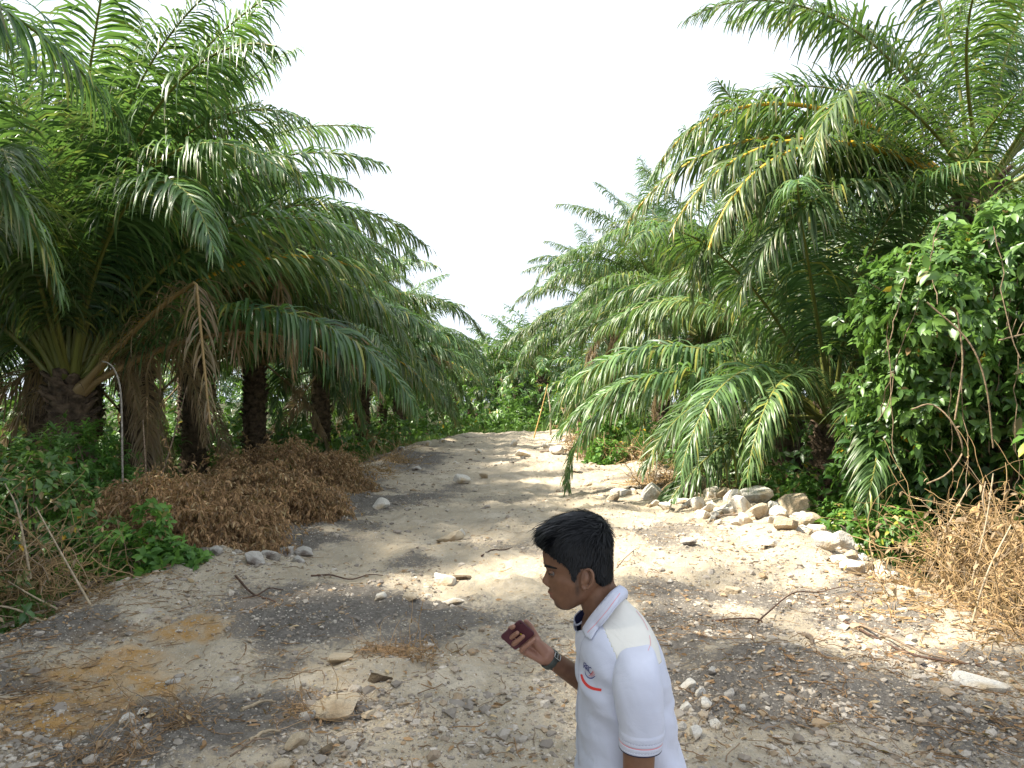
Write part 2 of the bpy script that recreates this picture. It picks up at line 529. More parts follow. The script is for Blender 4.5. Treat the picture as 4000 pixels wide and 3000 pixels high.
M['limestone'] = stone_mat('limestone', (0.66, 0.61, 0.53), (0.80, 0.76, 0.68), (0.54, 0.43, 0.29))
M['tan_stone'] = stone_mat('tan_stone', (0.46, 0.37, 0.25), (0.62, 0.52, 0.38), (0.36, 0.27, 0.17))
M['grey_stone'] = stone_mat('grey_stone', (0.40, 0.375, 0.33), (0.60, 0.56, 0.50), (0.16, 0.13, 0.11))
M['clod'] = stone_mat('clod', (0.13, 0.095, 0.06), (0.25, 0.19, 0.12), (0.08, 0.06, 0.045), 1.0)

def rock_shape(r, cuts=9, flat=1.0, V=None):
    V = (ICO3_V if V is None else V).copy()
    for _ in range(cuts):
        n = unit(r.normal(size=3)); d = r.uniform(0.34, 0.62) if _ < 6 else r.uniform(0.55, 0.85)
        k = V @ n - d
        V = V - np.outer(np.maximum(k, 0), n)
    o = r.uniform(0, 90, 3)
    V = V * (1 + 0.022 * fbm(V[:, 0] * 4.5 + o[0], V[:, 1] * 2.2 + o[1], V[:, 2] * 2.2 + o[2], seed=3)[:, None])
    return V * np.array([r.uniform(0.85, 1.1), r.uniform(0.7, 1.0), flat * r.uniform(0.6, 0.85)])

def rock(px, py, wpx, mat='limestone', label=None, group=None, flat=1.0, lift=0.0, seed=None, name='rock', cat='rock'):
    """px,py: centre of the stone in the photograph's own ground plane; wpx its width there"""
    r = np.random.default_rng(seed if seed is not None else int(px * 7 + py * 13))
    x, y = ground_at(px, py + wpx * 0.22)
    y += 0.0
    rad = wpx * y / FPX * 0.56
    mb = MB(); V = rock_shape(r, 11, flat) * rad * 1.32
    a = r.uniform(0, 6.28)
    R = np.array([[math.cos(a), -math.sin(a), 0], [math.sin(a), math.cos(a), 0], [0, 0, 1]])
    if wpx < 150: V = V @ R.T
    mb.add(V, ICO3_F)
    z = gz1(x, y) + rad * 0.34 * flat + lift * rad
    o = mb.build(name, M[mat], smooth=False, loc=(x, y, z))
    tag(o, label, cat, group)
    return o

def z5(u, v): return 2400 + u / 1.185, 1200 + v / 1.185
def z6(u, v): return u / 1.106, 2000 + v / 1.106
def z3(u, v): return 1000 + u / 1.185, 500 + v / 1.185

HEAP = 'rocks heaped along the right edge of the track'
HEAP_L = 'pale angular limestone rock in the heap along the right edge of the track'
for u, v, w, mt, lab, lift in (
    (50, 890, 50, 'limestone', None, 0), (190, 900, 85, 'limestone', 'wide pale rock at the far left end of the right-hand rock heap', 0), (300, 935, 50, 'limestone', None, 0),
    (380, 900, 85, 'limestone', 'tall white rock second from the far end of the right-hand heap', .2), (330, 875, 55, 'limestone', None, 0), (200, 830, 42, 'grey_stone', 'small grey stone furthest up the right-hand edge of the heap', 0),
    (515, 950, 58, 'tan_stone', 'small tan rock at the left foot of the main right-hand heap', 0), (560, 985, 85, 'limestone', None, 0), (655, 970, 105, 'limestone', 'broad smooth white rock left of the dark gap in the heap', .15),
    (722, 940, 62, 'grey_stone', 'grey rock wedged over the dark gap in the right-hand heap', .5), (725, 1000, 58, 'grey_stone', None, 0), (812, 975, 135, 'tan_stone', 'largest tan and white boulder in the middle of the right-hand heap', .1),
    (920, 955, 115, 'limestone', 'upright pointed white rock at the top of the right-hand heap', .5), (1030, 955, 115, 'limestone', 'rounded cream rock at the upper right of the heap below green weeds', .35), (985, 1015, 85, 'limestone', None, 0),
    (1060, 1040, 115, 'limestone', None, .1), (1100, 1000, 70, 'limestone', None, .3), (1180, 1005, 85, 'limestone', 'white rock at the right end of the heap against the dry vines', .3), (1215, 1060, 62, 'limestone', None, 0),
    (1130, 1080, 72, 'limestone', None, 0), (930, 1085, 72, 'limestone', None, .1), (965, 1090, 52, 'limestone', None, 0), (885, 1110, 62, 'limestone', None, 0), (810, 1105, 95, 'tan_stone', 'blocky tan rock at the near left of the right-hand heap', 0),
    (1040, 1108, 92, 'limestone', None, 0), (1100, 1190, 95, 'tan_stone', 'tan block lying loose below the right-hand heap', 0),
    (1045, 1205, 62, 'limestone', 'white wedge-shaped stone leaning beside the loose tan block', 0), (970, 1160, 85, 'limestone', 'flat white slab just below the right-hand heap', 0), (580, 1055, 60, 'limestone', 'pale stone lying alone left of the right-hand heap', 0),
    (860, 1040, 55, 'limestone', None, 0), (1270, 1100, 45, 'limestone', None, 0), (1010, 1065, 70, 'limestone', None, .2), (450, 940, 55, 'limestone', None, 0), (610, 1020, 45, 'limestone', None, 0), (760, 1060, 40, 'limestone', None, 0)):
    p = z5(u, v)
    rock(p[0], p[1], w / 1.185 * 1.18, mt, lab or HEAP_L, HEAP, lift=lift)
_r = np.random.default_rng(4242)
_line = curve_pts([(2330, 1905, 0), (2520, 1965, 0), (2700, 2020, 0), (2900, 2065, 0), (3080, 2100, 0), (3250, 2130, 0), (3370, 2190, 0), (3420, 2250, 0)], 60)
for _k in range(80):
    _p = _line[int(_r.integers(4, 60))]
    _w = float(np.clip(_r.lognormal(3.85, .38), 22, 95)) * (.55 + .45 * (_p[1] - 1500) / 600)
    rock(float(_p[0] + _r.normal(0, 45)), float(_p[1] + _r.normal(5, 22) - (15 if _p[0] > 2800 else 0)), _w, 'limestone' if _r.random() < .85 else 'tan_stone', 'small pale angular stone among the larger rocks of the right edge heap', HEAP, seed=9000 + _k)
rock(*z5(720, 1140), 80, 'limestone', 'low white slab half buried left of the right-hand heap', flat=0.45)

LEFTR = 'rocks by the dead brush on the left edge'
for u, v, w, mt, lab, fl in (
    (930, 250, 65, 'grey_stone', 'small upright grey-white rock nearest the green shrub on the left edge', 1.2), (1095, 245, 115, 'grey_stone', 'large pale rock in front of the brown brush on the left edge', .8),
    (1160, 205, 110, 'grey_stone', 'flat grey rock directly behind the large pale rock on the left edge', .7), (1225, 165, 115, 'grey_stone', 'broad grey slab at the back of the left-hand rocks', .7),
    (1315, 165, 90, 'grey_stone', 'grey rock at the right end of the left-hand rocks', .7), (1010, 250, 30, 'limestone', 'tiny white stone between two left-hand rocks', 1), (1285, 215, 70, 'grey_stone', 'dark grey rock at the near right of the left-hand rocks', .8)):
    p = z6(u, v)
    rock(p[0], p[1], w / 1.106 * .78, mt, lab, LEFTR, flat=fl * 1.15)

LOOSE = 'loose rocks lying about the track'
for u, v, w, mt, lab, fl in (
    (1915, 285, 100, 'limestone', 'white stone in the middle of the track casting a sharp shadow', .8), (2000, 275, 62, 'clod', 'brown clod right of the white stone mid track', .7),
    (1960, 370, 95, 'limestone', 'thin pale slab lying on sand behind the raised phone', .4), (1640, 390, 52, 'limestone', 'pale stone left of the brown lump on the dark soil', 1), (1765, 390, 65, 'tan_stone', 'rough brown lump at the edge of the dark soil', 1),
    (1445, 815, 190, 'tan_stone', 'big flat cream rock in the left foreground', .62), (1605, 855, 85, 'tan_stone', 'rounded brown rock right of the big flat cream rock', .7), (1630, 720, 100, 'clod', 'dark brown soil clod behind the big flat rock', .8),
    (1325, 885, 75, 'grey_stone', 'grey stone at the left foot of the big flat rock', 1), (1290, 1000, 100, 'tan_stone', 'brown block at the bottom edge below the big flat rock', .9), (1400, 1010, 80, 'clod', 'dark clod right of the brown block at the bottom edge', .8),
    (1480, 645, 90, 'tan_stone', 'long pinkish stone bordering the dark soil', .6), (1950, 100, 95, 'tan_stone', 'tan stone high up in the sunlit middle of the track', .8), (1990, 85, 45, 'limestone', 'small white stone beside the tan stone up the track', 1),
    (755, 715, 52, 'grey_stone', 'lone grey stone on the sand by the orange soil', .8), (620, 880, 45, 'limestone', 'small white stone on the left foreground debris', 1), (545, 910, 58, 'limestone', 'white stone at the left of the foreground debris', 1),
    (250, 1022, 52, 'limestone', 'white stone at the bottom left by the orange soil', 1), (1205, 1075, 95, 'tan_stone', 'brown stone cut by the bottom edge of the picture', .8)):
    p = z6(u, v)
    rock(p[0], p[1], w / 1.106, mt, lab, LOOSE, flat=fl)

FAR = 'rocks far up the track'
FAR_L = 'small pale rock far up the track by its edge'
for u, v, w, mt in ((790, 1475, 40, 'limestone'), (670, 1505, 40, 'grey_stone'), (1190, 1475, 42, 'limestone'), (1230, 1508, 60, 'limestone'), (1400, 1500, 70, 'limestone'), (1410, 1440, 60, 'limestone'),
                    (950, 1635, 70, 'limestone'), (1055, 1610, 40, 'tan_stone'), (860, 1460, 28, 'limestone'), (920, 1550, 35, 'limestone'), (740, 1580, 40, 'grey_stone'), (1470, 1600, 45, 'limestone'), (1340, 1480, 38, 'limestone'), (1030, 1500, 26, 'limestone'), (1540, 1650, 48, 'limestone')):
    p = z3(u, v)
    rock(p[0], p[1], w / 1.185, mt, FAR_L, FAR)
rock(1490, 1985, 55, 'limestone', 'white stone alone on the shaded left half of the track')
rock(3790, 2655, 190, 'limestone', 'long white slab at the right edge beside fallen vines', flat=0.45)
rock(2870, 2285, 60, 'tan_stone', 'tan stone just right of the man behind his neck')
rock(2690, 2160, 50, 'grey_stone', 'grey stone on the mound above the man\'s shoulder')
RR = 'broken stones to the right of the man'
for px, py, w in ((2690, 2710, 55), (2730, 2740, 50), (2680, 2790, 60), (2760, 2790, 45), (2800, 2850, 50), (2660, 2850, 40), (2720, 2880, 55), (2850, 2740, 40), (2780, 2690, 38), (2900, 2800, 40)):
    rock(px, py, w, 'grey_stone' if w < 45 else 'limestone', 'fist-sized pale stone in the rubble beside the man\'s shirt back', RR)

def make_gravel():
    """uncountable chips and pebbles all over the track, one object"""
    r = np.random.default_rng(99)
    bank = [rock_shape(r, 7, 0.8, ICO1_V) * 1.15 for _ in range(24)]
    n = 140000
    py = HOR + 150 + (1500 * r.random(n) ** 0.8)
    y = CAM_H * FPX / (py - HOR)
    x = r.uniform(-1, 1, n) * np.minimum(0.75 * y, 5.2)
    on = (x > edge_left(y) - 0.4) & (x < edge_right(y) + 0.4) & (y < 44) & (np.hypot(x - 0.28, y - 2.2) > 0.5)
    dark, orange, sand = soil_masks(x, y)
    dens = 0.09 + 0.70 * sstep(-0.05, 0.35, fbm(x * 1.0, y * 0.9, seed=71)) + 0.25 * dark * sstep(-.2, .2, fbm(x * 2.5, y * 2.5, seed=72))
    dens = dens * (1 - 0.6 * sand) * (1 - 0.6 * orange)
    dens = dens * (1 + 0.9 * sstep(7, 14, y)) * (1 - 0.55 * np.exp(-((x - .2) / 1.5) ** 2) * sstep(5, 8, y))
    keep = on & (r.random(n) < dens)
    x, y = x[keep], y[keep]
    n = len(x)
    s = np.exp(r.normal(math.log(0.0064), 0.76, n)).clip(0.0035, 0.055) * (0.85 + 0.055 * y)
    z = gz(x, y) + s * 0.05
    tone = r.random(n) ** 1.5; tan = (r.random(n) < 0.3) * r.random(n)
    which = r.integers(0, len(bank), n); a = r.uniform(0, 6.28, n)
    mb = MB()
    for k, B in enumerate(bank):
        i = np.where(which == k)[0]
        ca, sa = np.cos(a[i])[:, None], np.sin(a[i])[:, None]
        V = np.stack([B[None, :, 0] * ca - B[None, :, 1] * sa, B[None, :, 0] * sa + B[None, :, 1] * ca, np.broadcast_to(B[None, :, 2], (len(i), len(B)))], -1) * s[i][:, None, None]
        V = V + np.stack([x[i], y[i], z[i]], -1)[:, None]
        F = (ICO1_F[None] + (np.arange(len(i)) * len(B))[:, None, None]).reshape(-1, 3)
        c = np.repeat(np.stack([tone[i], tan[i], tone[i] * 0], -1), len(B), 0)
        mb.add(V, F, 0, c)
    m, nt, b = new_mat('gravel_stone')
    t, g, _, _ = attr(nt)
    c = mix_rgb(nt, t, (0.20, 0.175, 0.15), (0.58, 0.52, 0.44))
    c = mix_rgb(nt, g, c, (0.36, 0.25, 0.14))
    c = mix_rgb(nt, noise_tex(nt, 60, 3), c, mix_rgb(nt, 0.5, c, (0.25, 0.21, 0.16)))
    nt.links.new(c, b.inputs['Base Color'])
    b.inputs['Roughness'].default_value = 0.95; b.inputs['Specular IOR Level'].default_value = 0.15
    o = mb.build('gravel', m, smooth=False)
    tag(o, 'broken limestone chips and pebbles strewn over the whole track', 'gravel', kind='stuff')
make_gravel()

def make_litter():
    """small dead leaves, root fibres and splinters on the soil"""
    r = np.random.default_rng(123)
    n = 17000
    py = HOR + 260 + 1250 * r.random(n) ** 0.75
    y = CAM_H * FPX / (py - HOR)
    x = r.uniform(-1, 1, n) * np.minimum(0.75 * y, 4.8)
    dark, orange, sand = soil_masks(x, y)
    edge = np.maximum(sstep(1.6, 0.0, x - edge_left(y)), sstep(1.8, 0.0, edge_right(y) - x))
    dens = 0.10 + 0.9 * edge + 0.5 * dark * sstep(-0.1, .35, fbm(x * .8, y * .9, seed=77))
    keep = (r.random(n) < dens) & (np.hypot(x - 0.28, y - 2.2) > 0.5)
    x, y = x[keep], y[keep]; n = len(x)
    z = gz(x, y) + 0.012
    a = r.uniform(0, 6.28, n)
    D = np.stack([np.cos(a), np.sin(a), r.uniform(-0.05, 0.25, n)], -1)
    S = np.stack([-np.sin(a), np.cos(a), r.normal(0, 0.5, n)], -1)
    mb = MB()
    leafy = r.random(n) < 0.45
    i = leafy
    V, F, k = strips(np.stack([x, y, z], -1)[i], D[i], S[i], r.uniform(0.03, 0.085, i.sum()), r.uniform(0.012, 0.032, i.sum()), r.uniform(0, 0.4, i.sum()), 3, 0.3, OVAL)
    mb.add(V, F, 0, np.repeat(np.stack([r.random(i.sum()), (r.random(i.sum()) < .15) * 0.8, (r.random(i.sum()) < .3) * .7], -1), k, 0))
    i = ~leafy; m = i.sum()
    t = np.linspace(0, 1, 5)[None, :, None]
    L = r.uniform(0.04, 0.22, m)[:, None, None]
    C = np.stack([x, y, z - 0.004], -1)[i][:, None] + D[i][:, None] * t * L * np.array([1, 1, .35]) + np.cumsum(r.normal(0, 0.012, (m, 5, 3)), 1) * np.array([1, 1, .5])
    V, F, k = tubes(C, np.repeat(r.uniform(0.0012, 0.004, m)[:, None], 5, 1), 4)
    mb.add(V, F, 0, np.repeat(np.stack([r.random(m) * .6, r.random(m) * 0, (r.random(m) < .4) * .6], -1), k, 0))
    # long thin root fibres, mostly on the right
    m = 130
    gx, gy = ground_at(r.uniform(900, 3900, m), r.uniform(2180, 2950, m))
    ok = (np.hypot(gx - .28, gy - 2.2) > .7) & ((gx > .9) | (r.random(m) < .35)); gx, gy = gx[ok], gy[ok]; m = len(gx)
    a = r.normal(-.5, .7, m) + (r.random(m) < .5) * 3.14
    K = 14; p = np.stack([gx, gy], -1); pts = [p]; da = r.normal(0, .16, m)
    for k in range(K - 1):
        a = a + da + r.normal(0, .22, m); p = p + np.stack([np.cos(a), np.sin(a)], -1) * (r.uniform(.2, .8, m) / K)[:, None]; pts.append(p)
    Q = np.stack(pts, 1); C = np.concatenate([Q, (gz(Q[..., 0], Q[..., 1]) + .008 + .02 * np.abs(np.sin(np.arange(K) * .8 + r.uniform(0, 6, (m, 1)))))[..., None]], -1)
    V, F, k = tubes(C, r.uniform(.0015, .0045, m)[:, None] * np.linspace(1, .5, K)[None], 4)
    mb.add(V, F, 0, np.repeat(np.stack([r.random(m) * .25, r.random(m) * 0, r.random(m) * 0], -1), k, 0))
    o = mb.build('litter', M['dry_leaf'])
    tag(o, 'dead leaves, root fibres and splinters scattered over the soil', 'litter', kind='stuff')
make_litter()
# ------------------------------------------------------------------ oil palms
M['rachis'] = leaf_mat('rachis', (0.10, 0.12, 0.03), (0.22, 0.22, 0.05), (0.62, 0.36, 0.03), (0.30, 0.20, 0.10), rough=0.45, spec=0.4, trans=0.0, objvar=0.2)
M['palm_trunk'] = plain('palm_trunk', (0.105, 0.075, 0.05), 0.95, 0.55, 6, 0.8, 0.05)

def frond_arrays(seed, L=6.2, e0=50, bend=95, nleaf=155, petiole=0.17, llen=1.0, dry=0.0, yellow=0.0, wild=1.0, broken=None, orange=0.0, wmul=1.0, nseg=4, bare=0.0):
    """one pinnate frond in the XZ plane: base at the origin, reaching out along +X"""
    r = np.random.default_rng(seed)
    n = 60
    u = np.linspace(0, 1, n)
    ang = math.radians(e0) - math.radians(bend) * u ** 1.6
    if broken is not None:
        ang = np.where(u > broken, np.radians(-82 + 8 * (u - broken)), ang)
    ds = L / (n - 1)
    side_bow = r.normal(0, 0.10)
    T = np.stack([np.cos(ang), side_bow * u, np.sin(ang)], -1); T = unit(T)
    P = np.vstack([np.zeros(3), np.cumsum((T[:-1] + T[1:]) / 2 * ds, 0)])
    mb = MB()
    # rachis: broad clasping base, thin tip
    rad = 0.012 + 0.034 * (1 - u) ** 1.6 + 0.045 * np.exp(-(u / 0.035) ** 2)
    rad = rad * (1 + 0.7 * orange)
    V, F, k = tubes(P, rad, 6)
    V = V.reshape(n, 6, 3)
    mb.add(V, F, 1, np.repeat(np.stack([0.3 + 0.5 * u, np.clip(orange * sstep(0.02, 0.2, u) + yellow * 0.5, 0, 1), np.full(n, dry)], -1), 6, 0))
    # leaflets
    for sg in (-1.0, 1.0):
        s = petiole + (1 - petiole) * (np.arange(nleaf) + r.uniform(-0.3, 0.3, nleaf)) / nleaf
        s = np.clip(s, petiole, 0.998)
        if bare: 
            s = s[r.random(len(s)) > bare]
        else:   # torn stretches where leaflets are gone
            for _ in range(3):
                g0 = r.uniform(.25, 1.0); s = s[(s < g0) | (s > g0 + r.uniform(.004, .03))]
        m = len(s)
        q = (s - petiole) / (1 - petiole)
        i = s * (n - 1); i0 = np.clip(i.astype(int), 0, n - 2); f = (i - i0)[:, None]
        p = P[i0] * (1 - f) + P[i0 + 1] * f
        t = unit(T[i0] * (1 - f) + T[i0 + 1] * f)
        B = unit(np.cross(np.array([0, 0, 1.0]), t) + 1e-6)
        N = np.cross(t, B)
        al = np.radians(78 - 42 * q + r.normal(0, 4.5, m) * wild)
        be = np.radians(np.where(r.random(m) < 0.5, r.normal(34, 9, m), r.normal(4, 10, m)) * wild)
        D = t * np.cos(al)[:, None] + sg * B * (np.sin(al) * np.cos(be))[:, None] + N * (np.sin(al) * np.sin(be))[:, None]
        ln = llen * (0.42 + 0.58 * np.sin(np.pi * np.clip(q * 0.92 + 0.12, 0, 1)) ** 0.8) * r.uniform(0.8, 1.12, m)
        ln = ln * np.where(q > 0.93, 0.75, 1.0)
        wd = 0.043 * wmul * (0.6 + 0.5 * np.sin(np.pi * np.clip(q + 0.1, 0, 1))) * r.uniform(0.8, 1.2, m)
        dr = r.uniform(1.7, 2.9, m) * (1.0 + 0.6 * dry)
        dr = np.where(r.random(m) < .10, dr * 2.3, dr)   # snapped leaflets hang
        S = t + 0.2 * r.normal(size=(m, 3))
        V, F, k = strips(p + N * 0.01, D, S, ln, wd * (1 - 0.35 * dry), dr, nseg, 0.28)
        c0 = np.clip(r.normal(0.42, 0.24, m) + 0.2 * (q - 0.4), 0, 1)
        yl = np.clip((r.random(m) < 0.05) * 0.7 + yellow * r.uniform(0.5, 1.2, m), 0, 1)
        c = np.repeat(np.stack([c0, yl, np.full(m, 0.0)], -1), k, 0)
        tt = np.tile(np.repeat(np.linspace(0, 1, nseg + 1), 3), m)
        tipdry = np.repeat((r.random(m) < 0.45) * r.uniform(0.2, 0.8, m), k) * sstep(0.6, 1.0, tt)
        c[:, 2] = np.clip(tipdry + dry * np.repeat(r.uniform(0.75, 1.1, m), k), 0, 1)
        mb.add(V, F, 0, c)
    return mb

FR = {}
def frond_mesh(kind, n, **kw):
    FR[kind] = [frond_arrays(hash_k(kind) + 31 * i, **{k: (v(i) if callable(v) else v) for k, v in kw.items()}).mesh('frond_' + kind, [M['palm_leaf'], M['rachis']]) for i in range(n)]
def hash_k(s): return sum(ord(ch) * (i + 3) for i, ch in enumerate(s))

frond_mesh('spear', 2, L=5.0, e0=86, bend=lambda i: 18 + 14 * i, wild=0.7, llen=0.75)
frond_mesh('erect', 4, yellow=lambda i: (0.0, 0.05, 0.12, 0.02)[i], L=6.8, e0=lambda i: 82 - 4 * i, bend=lambda i: 46 + 16 * i)
frond_mesh('arch', 4, yellow=lambda i: (0.0, 0.05, 0.12, 0.02)[i], L=6.8, e0=lambda i: 66 - 4 * i, bend=lambda i: 92 + 10 * i)
frond_mesh('spread', 4, yellow=lambda i: (0.0, 0.05, 0.12, 0.02)[i], L=6.4, e0=lambda i: 40 - 4 * i, bend=lambda i: 92 + 9 * i)
frond_mesh('low', 3, L=6.0, e0=lambda i: 16 - 8 * i, bend=lambda i: 78 + 8 * i, yellow=0.06)
frond_mesh('golden', 2, L=6.4, e0=lambda i: 38 - 10 * i, bend=lambda i: 96 - 6 * i, orange=1.0, yellow=0.14)
frond_mesh('dead', 3, L=5.0, e0=lambda i: -8 - 14 * i, bend=lambda i: 70 - 8 * i, dry=0.9, wild=1.2, llen=0.8, bare=0.25)
frond_mesh('brown', 3, L=5.0, e0=lambda i: 30 - 9 * i, bend=lambda i: 52 + 10 * i, dry=0.85, bare=0.55, orange=0.7, llen=0.85)
frond_mesh('snapped', 2, L=5.6, e0=lambda i: 34 - 10 * i, bend=lambda i: 36, dry=0.8, broken=0.62, orange=0.6, bare=0.62, llen=0.75)

def trunk_mesh(seed, h, r0=0.36):
    r = np.random.default_rng(seed)
    mb = MB()
    nz = max(8, int(h * 7)); z = np.linspace(-0.9, h, nz); th = np.linspace(0, 2 * math.pi, 22, endpoint=False)
    Z, TH = np.meshgrid(z, th, indexing='ij')
    R = r0 * (1.0 + 0.18 * np.exp(-(Z + 0.2) * 1.6) - 0.12 * sstep(h * 0.5, h, Z)) * (1 + 0.10 * fbm(TH * 3, Z * 4, seed=seed))
    V = np.stack([R * np.cos(TH), R * np.sin(TH), Z], -1)
    mb.add(V, grid_faces(nz, 22, True), 0)
    mb.add(np.vstack([V[-1], [[0, 0, h + 0.25]]]), np.array([[i, (i + 1) % 22, 22] for i in range(22)]), 0)
    # stubs of cut leaf bases, in a spiral
    ns = int(h * 30) + 26
    zz = np.linspace(0.05, h + 0.05, ns); a = np.arange(ns) * math.radians(137.5) + r.normal(0, .1, ns)
    for k in range(ns):
        rr = r0 * (1.0 + 0.18 * math.exp(-zz[k] * 1.6)) * 0.93
        o = np.array([math.cos(a[k]), math.sin(a[k]), 0]); t = np.array([-o[1], o[0], 0]); upv = np.array([0, 0, 1.0])
        ln = r.uniform(0.10, 0.26); w0, w1 = 0.15, 0.09 * r.uniform(0.7, 1.2); dd = unit(o * 0.75 + upv * r.uniform(0.5, 0.9))
        b0 = o * rr * 0.9 + upv * zz[k]; b1 = b0 + dd * ln
        nn = np.cross(t, dd)
        ring = []
        for b, w, tk in ((b0, w0, 0.06), (b1, w1, 0.03)):
            ring += [b - t * w, b + nn * tk * .5 , b + t * w, b - nn * tk * 1.6]
        mb.add(np.array(ring), np.array([[0, 1, 5, 4], [1, 2, 6, 5], [2, 3, 7, 6], [3, 0, 4, 7], [4, 5, 6, 7]]), 0)
    # hanging fibres
    nf = 160
    zf = r.uniform(0.2 * h, h, nf); af = r.uniform(0, 6.28, nf)
    P = np.stack([np.cos(af) * r0 * 1.05, np.sin(af) * r0 * 1.05, zf], -1)
    D = np.stack([np.cos(af) * .7, np.sin(af) * .7, r.uniform(-.8, .4, nf)], -1)
    V, F, k = strips(P, D, rdirs(nf), r.uniform(.15, .5, nf), 0.012, 2.0, 3)
    mb.add(V, F, 0)
    return mb

PALMS = []
def palm(label, x, y, h, seed, n=34, scale=1.0, hero=(), dead=2, group=None, lean=(0, 0), z=None, az0=0.0, lowest=1.0, r0=0.36, category='palm tree', skip=None):
    r = np.random.default_rng(seed)
    z = gz1(x, y) if z is None else z
    t = thing('oil_palm', label, category, (x, y, z), 0.0, group)
    trunk_mesh(seed, h, r0).build('trunk', M['palm_trunk'], t)
    def put(kind, i, az, up=0.0, roll=0.0, s=1.0, a=0.5):
        o = link_mesh('frond', FR[kind][i % len(FR[kind])], t)
        rr = r0 * (0.25 + 0.55 * a)
        o.location = (math.cos(az) * rr, math.sin(az) * rr, h + 0.18 - 0.42 * a)
        o.rotation_euler = (roll, -up, az)
        o.scale = (s * scale,) * 3
        if kind in ('dead', 'snapped', 'brown'): o['label'] = {'dead': 'brown dead frond hanging', 'brown': 'half bare brown frond with a yellow midrib'}.get(kind, 'dry snapped frond with its end hanging')
        elif kind == 'golden': o['label'] = 'frond with a bright orange midrib'
        return o
    for i in range(n):
        a = (i + 0.5) / n
        az = i * math.radians(137.5) + az0 + r.normal(0, 0.12)
        if skip and skip(a, az % (2 * math.pi)): continue
        kind = 'spear' if a < 0.06 else 'erect' if a < 0.28 else 'arch' if a < 0.58 else 'spread' if a < 0.82 * lowest + (1 - lowest) else 'low'
        put(kind, int(r.integers(0, 4)), az, math.radians(r.normal(0, 4)), r.normal(0, 0.16), r.uniform(0.86, 1.06), a)
    for k in range(dead):
        put('dead', int(r.integers(0, 3)), r.uniform(0, 6.28), math.radians(r.normal(-8, 8)), r.normal(0, .2), r.uniform(.8, 1.0), 1.0)
    for (kind, i, azd, upd, rolld, s, a) in hero:
        put(kind, i, math.radians(azd), math.radians(upd), math.radians(rolld), s, a)
    PALMS.append(t)
    return t

# fronds cut away low on the trunk except on the side of the track
LOWCUT = lambda a, z: a > .58 and .75 < z < 5.6
# left row, near to far
ROWL = 'oil palms lining the left side of the track'
ROWR = 'oil palms lining the right side of the track'
palm('big dark oil palm at the far left with fanned petioles over a green shrub', -7.9, 13.2, 2.9, 101, n=58, scale=1.1, dead=0, group=ROWL, skip=lambda a, z: a > .62, lowest=0,
     hero=(('golden', 0, 8, 16, 0, .95, .8), ('snapped', 0, -26, 0, 4, .95, .9), ('brown', 0, -16, -4, -4, .95, .9), ('spread', 1, -12, 22, 0, 1.0, .7), ('arch', 0, 3, 6, 0, 1.0, .6), ('arch', 1, -35, 12, 0, 1.0, .5), ('erect', 3, -40, 0, 0, 1.1, .3), ('erect', 0, -60, 0, 0, 1.05, .2), ('erect', 1, -20, 0, 0, 1.05, .2), ('erect', 2, 20, 0, 0, 1.05, .25), ('erect', 0, 50, 0, 0, 1.1, .25)))
palm('oil palm with a ragged brown skirt, next beyond the fanned-petiole palm on the left', -8.9, 17.6, 4.3, 102, n=50, scale=1.12, skip=LOWCUT, lowest=0, dead=2, group=ROWL, hero=(('erect', 0, 10, 0, 0, 1.08, .2), ('erect', 1, -35, 0, 0, 1.05, .2), ('erect', 3, 60, 0, 0, 1.08, .2), ('erect', 0, 200, 0, 0, 1.08, .2), ('brown', 1, -8, 0, 0, 1.0, 1.0), ('snapped', 1, -18, 0, 0, 1.0, .9), ('spread', 2, 0, 4, 0, 1.05, .8), ('arch', 2, 12, 0, 0, 1.05, .6), ('dead', 1, -40, 10, 0, .8, 1), ('dead', 0, -70, 10, 0, .8, 1), ('dead', 2, 230, 6, 0, .8, 1)))
palm('oil palm with a slim leaning dark trunk, between skirted and mossy trunks on the left', -10.3, 24.0, 3.8, 103, n=44, scale=1.1, skip=LOWCUT, lowest=0, group=ROWL)
palm('oil palm with a mossy trunk rising behind the tall brown brush on the left', -8.7, 25, 4.0, 104, n=48, scale=1.06, skip=LOWCUT, lowest=0, group=ROWL, dead=1, hero=(('spread', 0, -4, 2, 0, 1.0, .8), ('brown', 2, -20, 0, 0, 1.0, .9), ('golden', 1, 0, -8, 0, 1.0, .9)))
palm('oil palm on the left whose long low fronds reach across the track, trunk hidden', -8.0, 31, 4.0, 105, n=44, scale=1.15, group=ROWL, dead=2, lowest=.3, hero=(('low', 0, -12, 10, 0, 1.1, 1), ('spread', 1, -5, 0, 0, 1.1, .8), ('brown', 0, -14, -8, 0, 1, 1)))
palm('oil palm on the left with yellowing fronds, near the narrow end of the track', -7.7, 38, 3.6, 106, n=32, scale=1.1, group=ROWL, dead=3, hero=(('golden', 0, -6, -6, 0, 1.0, .9),))
palm('last oil palm on the left before the grassy end of the track', -7.0, 46, 4.4, 107, n=30, scale=1.0, group=ROWL)
